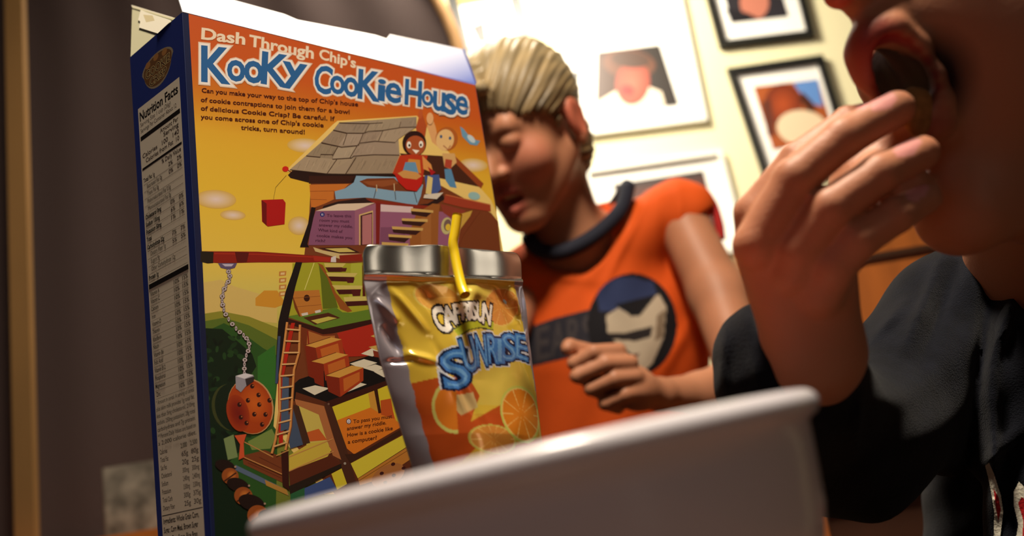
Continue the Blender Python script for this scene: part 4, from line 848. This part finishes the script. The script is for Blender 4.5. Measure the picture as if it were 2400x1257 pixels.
def build_boy():
    yaw, pit, rol = math.radians(30), math.radians(24), math.radians(14)
    H = .208; Cc = A(1222, 318, 1.10)
    fwd = -CF*math.cos(yaw)*math.cos(pit)-CX*math.sin(yaw)*math.cos(pit)-CU*math.sin(pit); fwd /= np.linalg.norm(fwd)
    up0 = CU*math.cos(rol)-CX*math.sin(rol); up = up0-fwd*(up0@fwd); up /= np.linalg.norm(up); sidev = np.cross(fwd, up)
    Rm = np.stack([sidev, fwd, up], 1)
    hp, p_ = head_local(Cc, Rm, H, .035)
    r = root('person', A(1420, 1100, 1.2)*np.array([1, 1, 0])+np.array([0, 0, FLOOR]), 'child in an orange sleeveless shirt behind the cereal box, head bowed and fist raised', 'person')
    body = list(hp)
    body += chain([(1290, 400, 1.13, 78), (1330, 560, 1.15, 88)], .02)
    body += chain([(1330, 600, 1.17, 90), (1575, 540, 1.17, 52)], .03) + chain([(1330, 600, 1.17, 90), (1240, 680, 1.16, 50)], .03)
    body += chain([(1400, 700, 1.2, 130), (1420, 1050, 1.2, 170)], .03)
    body += chain([(1598, 520, 1.14, 60), (1682, 690, 1.08, 66), (1745, 880, 1.0, 60)], .012)
    body += chain([(1745, 885, 1.0, 58), (1640, 925, .95, 50), (1545, 925, .91, 37)], .01)
    body += chain([(1232, 660, 1.15, 56), (1150, 860, 1.08, 56), (1080, 1010, 1.0, 48), (1060, 1150, .98, 40)], .012)
    # fist
    d = .885
    body += [el(A(1478, 905, .888), (r_(66, d), r_(52, d), .020), rot_img(.65), .008)]
    body += chain([(1545, 925, .905, 36), (1500, 915, .89, 40)], .01)
    for a in ([(1450, 822, .880, 19), (1392, 826, .872, 19), (1345, 852, .874, 16), (1390, 870, .888, 15)], [(1478, 850, .876, 19), (1420, 852, .868, 19), (1352, 882, .870, 17), (1400, 900, .886, 15)], [(1490, 882, .874, 19), (1440, 888, .867, 20), (1385, 912, .870, 17), (1430, 930, .886, 15)], [(1502, 918, .876, 19), (1465, 925, .869, 19), (1418, 946, .872, 17), (1450, 958, .886, 14)]):
        body += chain(a, .0012, .004)
    body += chain([(1480, 880, .898, 24), (1400, 830, .892, 20), (1335, 812, .884, 18), (1330, 818, .880, 16)], .002)
    lo = np.minimum(A(1000, 1300, .88), A(1000, 60, 1.3)); pts = np.array([A(x, y, d_) for x in (980, 1850) for y in (80, 1280) for d_ in (.84, 1.28)])
    P, Q = nets(body, (A(1000, 400, 1.1)[0], .80, -.02), (A(1830, 800, 1.1)[0]+.01, 1.34, A(1215, 85, 1.12)[2]+.03), .0022)
    spots = [(p_(0, .37, -.225), np.array([.018]*3), (176, 76, 66), .8), (p_(0, .36, -.30), np.array([.018]*3), (176, 80, 70), .7)]
    for s in (-1, 1): spots += [(p_(s*.36, -.05, 0), np.array([.024]*3), (196, 84, 66), .6), (p_(s*.16, .3, -.1), np.array([.03]*3), (206, 120, 96), .5)]
    C = skin_col(P, spots, (186, 126, 94))
    mesh('body', P, Q, M_skin, r, True, col=C)
    # teeth
    tt = MB()
    for i in range(-3, 4):
        c = p_(i*.022, .345-.004*i*i, -.247); tt.box(c, .0046, .004, .007, sidev, fwd, up)
    tt.build('teeth', mat('teeth', (226, 206, 160), .3), r)
    # eyes
    for s in (-1, 1):
        e = MB(); V, F_ = uvs(p_(s*.13, .338, .03), .057*H); e.add(V, F_); e.build('eyelid', mat('eyelid_skin', (170, 106, 82), .5), r, True)
    # hair
    E_ = lambda x, y, z, a, b, c, k=.03, op=1: el(p_(x, y, z), np.array([a, b, c])*H, Rm, k*H, op)
    hair = [E_(0, -.055, .185, .365, .445, .375), E_(0, -.28, -.12, .26, .22, .32, .08), E_(0, .46, -.05, .34, .36, .29, .04, -1), E_(0, .40, -.35, .5, .42, .40, .04, -1)]
    for s in (-1, 1): hair += [E_(s*.40, -.03, -.04, .13, .12, .16, .03, -1), E_(s*.30, .31, -.06, .2, .24, .20, .03, -1)]
    hair += [E_(0, .1, -.62, .6, .6, .25, .03, -1), rc(p_(0, .35, .44), p_(.16, .40, .34), .03*H, .02*H, .03), rc(p_(0, .35, .44), p_(-.14, .42, .36), .04*H, .02*H, .03)]
    def strands(Pp):
        L = (Pp-Cc)@Rm/H; ang = np.arctan2(L[:, 0], L[:, 2]+.1); u = ang*9+2*L[:, 1]
        return .0016*np.sin(u*3.1+1.3*np.sin(L[:, 1]*9))*np.sin(L[:, 1]*7+2*np.sin(u))+.0010*np.sin(u*8.7+3*np.sin(L[:, 1]*6))
    Ph, Qh = nets(hair, p_(0, 0, 0)-.16, p_(0, 0, 0)+.17, .0018, strands, .004)
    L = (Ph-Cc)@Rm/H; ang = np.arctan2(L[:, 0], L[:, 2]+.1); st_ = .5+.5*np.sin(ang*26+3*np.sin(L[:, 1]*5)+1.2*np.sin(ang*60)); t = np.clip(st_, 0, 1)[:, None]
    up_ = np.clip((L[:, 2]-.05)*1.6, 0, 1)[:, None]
    C = lin((78, 60, 40))*(1-t)+lin((158, 132, 92))*t; C = C*(1-.55*up_)+lin((214, 194, 150))*.55*up_  # crown blended paler, light from above painted into the hair
    mesh('hair', Ph, Qh, M_hair, r, True, col=C, label='short blond hair, darker at the sides, overhead light painted into the crown')
    # shirt
    sh = chain([(1345, 640, 1.165, 100), (1590, 500, 1.15, 74)], .03)+chain([(1345, 640, 1.165, 100), (1235, 650, 1.15, 74)], .03)
    sh += [el(A(1410, 780, 1.19), (.128, .17, .088), rot_img(-.05), .03)]+chain([(1420, 850, 1.19, 225), (1430, 1200, 1.2, 235)], .04)
    sh += chain([(1600, 500, 1.15, 70), (1620, 560, 1.15, 66)], .02)
    # neck opening, armholes
    sh += [rc(A(1300, 380, 1.0), A(1340, 560, 1.12), .056, .044, .006, -1), rc(A(1345, 300, 1.2), A(1345, 560, 1.14), .06, .046, .006, -1)]
    sh += [rc(A(1652, 560, 1.14), A(1790, 640, 1.06), .040, .055, .006, -1), rc(A(1170, 690, 1.14), A(1060, 740, 1.1), .034, .055, .006, -1)]
    def folds(Pp):
        X, Y = topx(Pp); g = lambda x0, y0, x1, y1, w_, a: a*np.exp(-((((X-x0)*(y1-y0)-(Y-y0)*(x1-x0))/math.hypot(x1-x0, y1-y0))/w_)**2)*np.clip(1-np.abs(((X-x0)*(x1-x0)+(Y-y0)*(y1-y0))/((x1-x0)**2+(y1-y0)**2)-.5)*1.5, 0, 1)
        return g(1530, 440, 1400, 700, 10, -.004)+g(1560, 450, 1560, 640, 14, .004)+g(1590, 440, 1600, 620, 12, -.004)+g(1500, 480, 1330, 680, 14, .003)+g(1620, 640, 1640, 900, 18, .005)+g(1330, 600, 1560, 900, 26, .003)+g(1240, 640, 1400, 660, 12, -.003)+g(1650, 700, 1540, 900, 16, -.004)+.0012*np.sin(X*.05+Y*.02)
    Ps, Qs = nets(sh, (A(1120, 600, 1.15)[0]-.03, 1.02, -.10), (A(1700, 600, 1.15)[0]+.03, 1.36, A(1560, 400, 1.15)[2]+.02), .0028, folds, .006)
    mesh('shirt', Ps, Qs, mat('orange_jersey', (222, 88, 26), .8, spec=.2, bump=(900, .0004), noise=(30, .05)), r, True)
    bvh = BVHTree.FromPolygons(Ps.tolist(), Qs.tolist())
    # collar and armhole binding
    def onsurf(x, y, dd=1.1, off=.002):
        h = bvh.ray_cast(Vector(CAM), Vector(rayd(x, y)).normalized(), 3.0)[0]
        return (np.array(h) if h is not None else A(x, y, dd))-rayd(x, y)*off
    nb = [A(*q) for q in ((1472, 436, 1.135), (1457, 488, 1.118), (1416, 534, 1.104), (1366, 570, 1.094), (1312, 592, 1.092), (1266, 586, 1.097), (1240, 560, 1.11))]
    pb = cat(nb+[A(1262, 560, 1.18), A(1340, 545, 1.22), A(1425, 500, 1.20), nb[0]], 6)
    MB().tube(pb, .0095, 12).build('collar', mat('navy_rib', (20, 22, 40), .85), r, True, 'dark navy ribbed collar')
    ab = [A(1642, 448, 1.15), A(1668, 475, 1.14), A(1684, 520, 1.13), A(1690, 562, 1.125)]
    MB().tube(cat(ab, 6), .0055, 10).build('armhole_binding', mat('red_lining', (176, 22, 18), .8), r, True, 'red armhole lining')
    # emblem and wordmark printed on the chest
    def drape(name, x0, x1, y0, y1, nx, ny, inside, paint, bv, par, M, label, off=.0006, mind=0):
        X, Y = np.meshgrid(np.linspace(x0, x1, nx), np.linspace(y0, y1, ny)); ins = inside(X.ravel(), Y.ravel()).reshape(X.shape); pos = np.full(X.shape+(3,), np.nan)
        for j in range(ny):
            for i in range(nx):
                if ins[j, i]:
                    d = rayd(X[j, i], Y[j, i]); L_ = np.linalg.norm(d); h = bv.ray_cast(Vector(CAM), Vector(d/L_), 3.0)[0]
                    if h is not None: pos[j, i] = np.array(h)-d/L_*off
        ok = ~np.isnan(pos[..., 0]); id_ = -np.ones(X.shape, int); id_[ok] = np.arange(ok.sum()); F_ = []
        for j in range(ny-1):
            for i in range(nx-1):
                q = [id_[j, i], id_[j+1, i], id_[j+1, i+1], id_[j, i+1]]
                if min(q) >= 0: F_.append([int(v) for v in q])
        C = paint(X[ok], Y[ok]); return mesh(name, pos[ok], F_, M, par, True, col=C, label=label)
    build_boy.drape = drape
    def em_in(X, Y): return (((X-1482)/106)**2+((Y-762)/122)**2) < 1
    def em_paint(X, Y):
        c = np.tile(lin((26, 24, 28)), (len(X), 1))
        def s(pts, cc): c[inpoly(X, Y, pts)] = lin(cc)
        def e(cx, cy, rx, ry, cc, rot=0): c_, s_ = math.cos(rot), math.sin(rot); x = X-cx; y = Y-cy; c[((x*c_+y*s_)/rx)**2+((-x*s_+y*c_)/ry)**2 < 1] = lin(cc)
        e(1462, 690, 62, 40, (46, 56, 92), -.2); s([(1400, 700), (1460, 650), (1530, 660), (1540, 690), (1440, 730), (1405, 730)], (46, 56, 92))
        s([(1420, 740), (1450, 722), (1480, 740), (1500, 735), (1520, 700), (1545, 690), (1562, 720), (1556, 790), (1530, 850), (1500, 880), (1490, 860), (1480, 830), (1440, 800), (1424, 780)], (186, 170, 148))
        s([(1440, 715), (1540, 690), (1500, 740), (1480, 742), (1460, 726)], (26, 24, 28)); s([(1425, 780), (1460, 782), (1530, 765), (1525, 790), (1490, 800), (1430, 795)], (40, 34, 34)); s([(1475, 832), (1500, 828), (1490, 842)], (90, 40, 36)); s([(1540, 740), (1560, 725), (1555, 790), (1535, 800)], (130, 112, 92))
        return c
    drape('emblem', 1370, 1596, 636, 888, 110, 120, em_in, em_paint, bvh, r, M_attr, 'round dark emblem with a pale face shape and blue cap')
    def wm_in(X, Y): return inpoly(X, Y, [(1230, 770), (1300, 745), (1400, 720), (1420, 820), (1330, 840), (1225, 865)])
    def wm_paint(X, Y):
        c = np.tile(lin((44, 42, 50)), (len(X), 1))
        for ch_, x0, x1, y0, y1 in (('E', 1258, 1286, 766, 842), ('A', 1292, 1324, 757, 832), ('R', 1330, 1360, 747, 822), ('S', 1366, 1394, 738, 812)): V, T = glyph_px(ch_, x0, x1, y0, y1, -.25, .02); c[intris(X, Y, V, T)] = lin((66, 60, 62))
        return c
    drape('wordmark', 1222, 1424, 716, 868, 100, 80, wm_in, wm_paint, bvh, r, M_attr, 'dark band with worn block letters', off=.0004)
def uvs(c, r, n=16, m_=10):
    V = [c+r*np.array([math.sin(math.pi*j/m_)*math.cos(2*math.pi*i/n), math.sin(math.pi*j/m_)*math.sin(2*math.pi*i/n), math.cos(math.pi*j/m_)]) for j in range(m_+1) for i in range(n)]
    return V, [[j*n+i, (j+1)*n+i, (j+1)*n+(i+1) % n, j*n+(i+1) % n] for j in range(m_) for i in range(n)]
from mathutils.bvhtree import BVHTree
build_boy()

# ---- the eater in the dark hoodie, close on the right
def build_eater():
    r = root('person', A(2450, 1200, .56)*np.array([1, 1, 0])+np.array([0, 0, FLOOR]), 'eater in a navy hoodie, open mouth, hand with a cereal piece at the lips', 'person')
    b = chain([(2340, 60, .345, 190), (2430, 400, .352, 165)], .012)
    b += [el(A(2620, 60, .41), (.075, .10, .08), CAMR, .03)]
    b += chain([(2080, 50, .318, 70), (2250, 60, .33, 120)], .012)                       # upper muzzle
    b += chain([(2290, 330, .335, 120), (2262, 495, .325, 78)], .014)+chain([(2222, 335, .327, 50), (2222, 510, .324, 62)], .008)+chain([(2262, 497, .325, 76), (2480, 420, .345, 130)], .014)
    # upper head, above the picture: skull, forehead, brow, nose bridge, cheekbones, ear
    b += [el(A(2600, -480, .385), (.092, .088, .070), CAMR, .03), el(A(2260, -130, .338), (r_(150, .338),)*3, CAMR, .03), el(A(2240, -440, .345), (r_(215, .345), r_(240, .345), r_(200, .345)), CAMR, .03)]
    b += chain([(2036, -400, .322, 42), (2190, -420, .313, 42)], .012)+chain([(2046, -330, .322, 40), (1978, -50, .312, 40)], .010)
    b += [el(A(2140, -335, .306), (r_(58, .306), r_(42, .306), .010), CAMR, .006, -1), el(A(2150, -335, .3165), (r_(48, .3165),)*3, CAMR, .002)]
    b += [el(A(2620, -240, .318), (.017, .031, .009), CAMR, .004), el(A(2612, -250, .308), (.010, .020, .006), CAMR, .003, -1)]
    b += [el(A(1964, -14, .309), (r_(34, .31),)*3, CAMR, .004)]+chain([(1990, -40, .311, 40), (2070, -60, .318, 60)], .006)+chain([(2010, 20, .313, 22), (2050, 60, .315, 32)], .006)
    b += [el(A(2292, 150, .331), (r_(155, .331), r_(170, .331), r_(150, .331)), CAMR, .022)]
    # lips as a ring around the opening
    ring = [(2092, 74, .308, 24), (2045, 92, .309, 36), (2030, 128, .311, 37), (2045, 174, .312, 31), (2082, 224, .314, 22), (2120, 262, .316, 20), (2165, 296, .315, 26), (2200, 285, .313, 24), (2206, 232, .311, 15), (2190, 175, .309, 12), (2150, 112, .309, 14), (2092, 74, .308, 24)]
    b += chain(ring, .007)
    b += [el(A(2135, 165, .352), (r_(125, .352), r_(125, .352), .020), CAMR, .004)]
    b += [el(A(2122, 172, .306), (.0138, .0086, .024), rot_img(math.radians(50)), .002, -1)]
    # hand
    hand = chain([(1800, 600, .306, 72), (1890, 850, .312, 84)], .008)+chain([(1935, 650, .304, 72), (1935, 820, .312, 84)], .012)
    hand += chain([(1905, 830, .314, 90), (1905, 930, .334, 80), (2030, 1060, .392, 70)], .01)
    hand += chain([(1765, 560, .308, 42), (1768, 500, .307, 46), (1862, 368, .305, 33), (1985, 280, .307, 30), (2050, 262, .309, 27)], .0016)
    hand += chain([(1800, 600, .303, 58), (1776, 575, .300, 56), (1862, 420, .296, 50), (1975, 325, .297, 48), (2102, 254, .301, 42)], .0016)
    hand += chain([(1860, 640, .299, 60), (1870, 590, .296, 56), (1945, 490, .291, 50), (2060, 408, .292, 46), (2160, 358, .297, 41)], .0016)
    hand += chain([(1920, 690, .298, 58), (1950, 630, .293, 52), (2010, 565, .290, 46), (2100, 505, .291, 42), (2172, 464, .296, 35)], .0016)
    hand += chain([(1950, 530, .315, 50), (2060, 405, .317, 50)], .003)
    hand += chain([(2000, 560, .316, 56), (2130, 440, .320, 52)], .003)
    hand += chain([(1945, 600, .320, 54), (2015, 415, .327, 62), (2105, 340, .323, 46), (2130, 300, .318, 26)], .003)
    # inside the clothes: arm, neck, chest
    rest = chain([(2030, 1060, .392, 70), (2380, 800, .51, 90)], .01)+chain([(2450, 380, .40, 170), (2470, 800, .50, 200)], .02)+chain([(2380, 800, .50, 150), (2640, 800, .56, 160)], .02)
    P, Q = nets(b+hand+rest, (A(1690, 600, .31)[0]-.004, .232, A(1900, 1200, .4)[2]-.01), (A(2600, 200, .42)[0]+.09, .62, A(2600, -480, .385)[2]+.105), .0013)
    cen = A(2120, 168, .306); spots = []
    for i in range(len(ring)-1):
        for t in (0, .5):
            q = np.array(ring[i])*(1-t)+np.array(ring[i+1])*t; spots.append((A(q[0], q[1], q[2]-.001), np.array([r_(q[3]*1.3, q[2])]*3), (156, 36, 40), .92))
    spots.append((A(1964, -14, .305), np.array([.006]*3), (214, 70, 60), .6))
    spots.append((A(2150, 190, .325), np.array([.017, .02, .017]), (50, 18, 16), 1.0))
    X, Y = topx(P)
    C = skin_col(P, spots, (196, 132, 100))
    dd = (P-CAM)@CF
    def nail(cx, cy, rx, ry, rot, dmax):
        c, s_ = math.cos(rot), math.sin(rot); x = X-cx; y = Y-cy; m_ = (((x*c+y*s_)/rx)**2+((-x*s_+y*c)/ry)**2 < 1) & (dd < dmax); C[m_] = lin((226, 152, 146))
    nail(2070, 238, 34, 20, -.5, .302); nail(2128, 346, 34, 18, -.4, .30); nail(2150, 452, 30, 16, -.45, .30); nail(2022, 246, 16, 9, -.5, .31)
    C[((X-2122)/92)**2+((Y-182)/98)**2+np.where(dd > .3165, 0, 9) < 1] = lin((34, 14, 12))  # inner mouth painted near black, the cavity's shade put into the colour
    mesh('body', P, Q, M_skin, r, True, col=C)
    # hoodie
    h = chain([(1835, 866, .331, 168), (1990, 1040, .40, 140)], .02)+chain([(1990, 1040, .40, 140), (2330, 800, .50, 190)], .03)
    h += chain([(2150, 900, .46, 160), (2250, 760, .50, 150)], .03)+chain([(2270, 700, .47, 100), (2520, 660, .48, 130)], .03)+chain([(2440, 850, .55, 260), (2490, 1500, .56, 300)], .04)+chain([(2520, 700, .56, 250), (2760, 900, .56, 200)], .04)
    h += chain([(2440, 820, .42, 60), (2400, 1400, .40, 100)], .03)
    h += [rc(A(1905, 800, .326), A(1905, 560, .300), r_(112, .326), r_(190, .31), .004, -1)]
    h += [rc(A(2430, 440, .38), A(2450, 500, .40), r_(120, .38), r_(100, .44), .006, -1)]
    def folds(Pp):
        X, Y = topx(Pp); g = lambda x0, y0, x1, y1, w_, a: a*np.exp(-((((X-x0)*(y1-y0)-(Y-y0)*(x1-x0))/math.hypot(x1-x0, y1-y0))/w_)**2)*np.clip(1.1-np.abs(((X-x0)*(x1-x0)+(Y-y0)*(y1-y0))/((x1-x0)**2+(y1-y0)**2)-.5)*1.6, 0, 1)
        return g(2210, 600, 2120, 820, 14, -.004)+g(2250, 600, 2160, 860, 14, .004)+g(2330, 600, 2260, 1150, 18, .006)+g(2330, 880, 2330, 1250, 16, -.006)+g(2400, 620, 2310, 900, 16, -.005)+g(2130, 700, 2040, 800, 12, -.003)+g(2400, 1000, 2300, 1100, 16, -.004)+g(1700, 760, 1690, 950, 10, -.0025)+g(1760, 780, 1800, 980, 14, -.002)+g(2020, 930, 2000, 1060, 9, -.0025)+.0012*np.sin(X*.031+Y*.018)*np.sin(Y*.027)
    Ph, Qh = nets(h, (A(1640, 900, .33)[0]-.01, .24, -.12), (A(2600, 800, .56)[0]+.05, .72, A(2400, 520, .47)[2]+.03), .0021, folds, .007)
    hd = mesh('hoodie', Ph, Qh, M_navy, r, True)
    bvh = BVHTree.FromPolygons(Ph.tolist(), Qh.tolist()); dr = build_boy.drape
    W_ = (214, 208, 190); RD = (170, 24, 30)
    o1 = [(2308, 1092), (2318, 1084), (2330, 1110), (2346, 1160), (2352, 1200), (2345, 1257), (2345, 1275), (2328, 1275), (2330, 1200), (2318, 1130)]
    i1 = [(2328, 1145), (2340, 1165), (2346, 1195), (2340, 1225), (2334, 1190)]
    o2 = [(2376, 1190), (2376, 1150), (2388, 1128), (2400, 1140), (2440, 1180), (2440, 1275), (2378, 1275), (2386, 1230)]
    i2 = [(2386, 1180), (2394, 1165), (2440, 1200), (2440, 1275), (2396, 1275), (2398, 1220)]
    for oo, ii_ in ((o1, i1), (o2, i2)):
        oo = np.array(oo, float)
        def pt_(X, Y, ii_=ii_):
            c = np.tile(lin(W_), (len(X), 1)); c[inpoly(X, Y, ii_)] = lin(RD); return c
        dr('sewn_letter', oo[:, 0].min(), oo[:, 0].max(), oo[:, 1].min(), oo[:, 1].max(), 46, 90, lambda X, Y, oo=oo: inpoly(X, Y, oo), pt_, bvh, r, M_attr, 'red letter with cream outline', off=.0012)
    hr = [el(A(2625, -520, .388), (.098, .094, .080), CAMR, .01), el(A(2120, -180, .335), (.062, .088, .080), CAMR, .01, -1), el(A(2450, 330, .37), (.13, .085, .10), CAMR, .01, -1), el(A(2590, -220, .305), (.026, .036, .030), CAMR, .006, -1)]
    Ph, Qh = nets(hr, A(2620, -500, .388)-.125, A(2620, -500, .388)+.125, .0022, lambda q: .0012*np.sin((q@CX)*420+3*np.sin((q@CU)*60))*np.sin((q@CU)*90+1), .004)
    t = (.5+.5*np.sin((Ph@CX)*420+3*np.sin((Ph@CU)*60)))[:, None]; mesh('hair', Ph, Qh, M_hair, r, True, col=lin((58, 38, 26))*(1-t)+lin((104, 74, 48))*t)
    V, F_ = uvs(A(2150, -335, .316), r_(48.5, .3165), 24, 16); V = np.array(V); g_ = -CX*.75-CF*.65; g_ /= np.linalg.norm(g_); cs = (V-A(2150, -335, .316))@g_/r_(48.5, .3165)
    mesh('eye', V, F_, mat('eye_surface', rough=.15, attr=True), r, True, col=np.where((cs > .95)[:, None], lin((14, 10, 10)), np.where((cs > .8)[:, None], lin((90, 60, 36)), lin((232, 226, 218)))))
    # cereal piece between the fingers
    c = A(2150, 262, .3085); V = []; n, k = 28, 8; a0 = CX*.8+CF*.5; a0 /= np.linalg.norm(a0); a1 = np.cross(a0, CU); a1 /= np.linalg.norm(a1); a2 = np.cross(a0, a1)
    for j in range(k+1):
        th = math.pi*j/k
        for i in range(n):
            an = 2*math.pi*i/n; rr = .0085*math.sin(th)**.6*(1+.05*math.sin(5*an)) if 0 < j < k else 0
            V.append(c+a0*rr*math.cos(an)+a2*rr*math.sin(an)+a1*.0028*math.cos(th))
    F_ = [[j*n+i, (j+1)*n+i, (j+1)*n+(i+1) % n, j*n+(i+1) % n] for j in range(k) for i in range(n)]
    tag(mesh('cereal_piece', V, F_, mat('baked_biscuit', (176, 120, 66), .8, noise=(300, .3)), None, True), 'tan round cereal piece held between the fingertips at the open mouth', 'cereal')
build_eater()
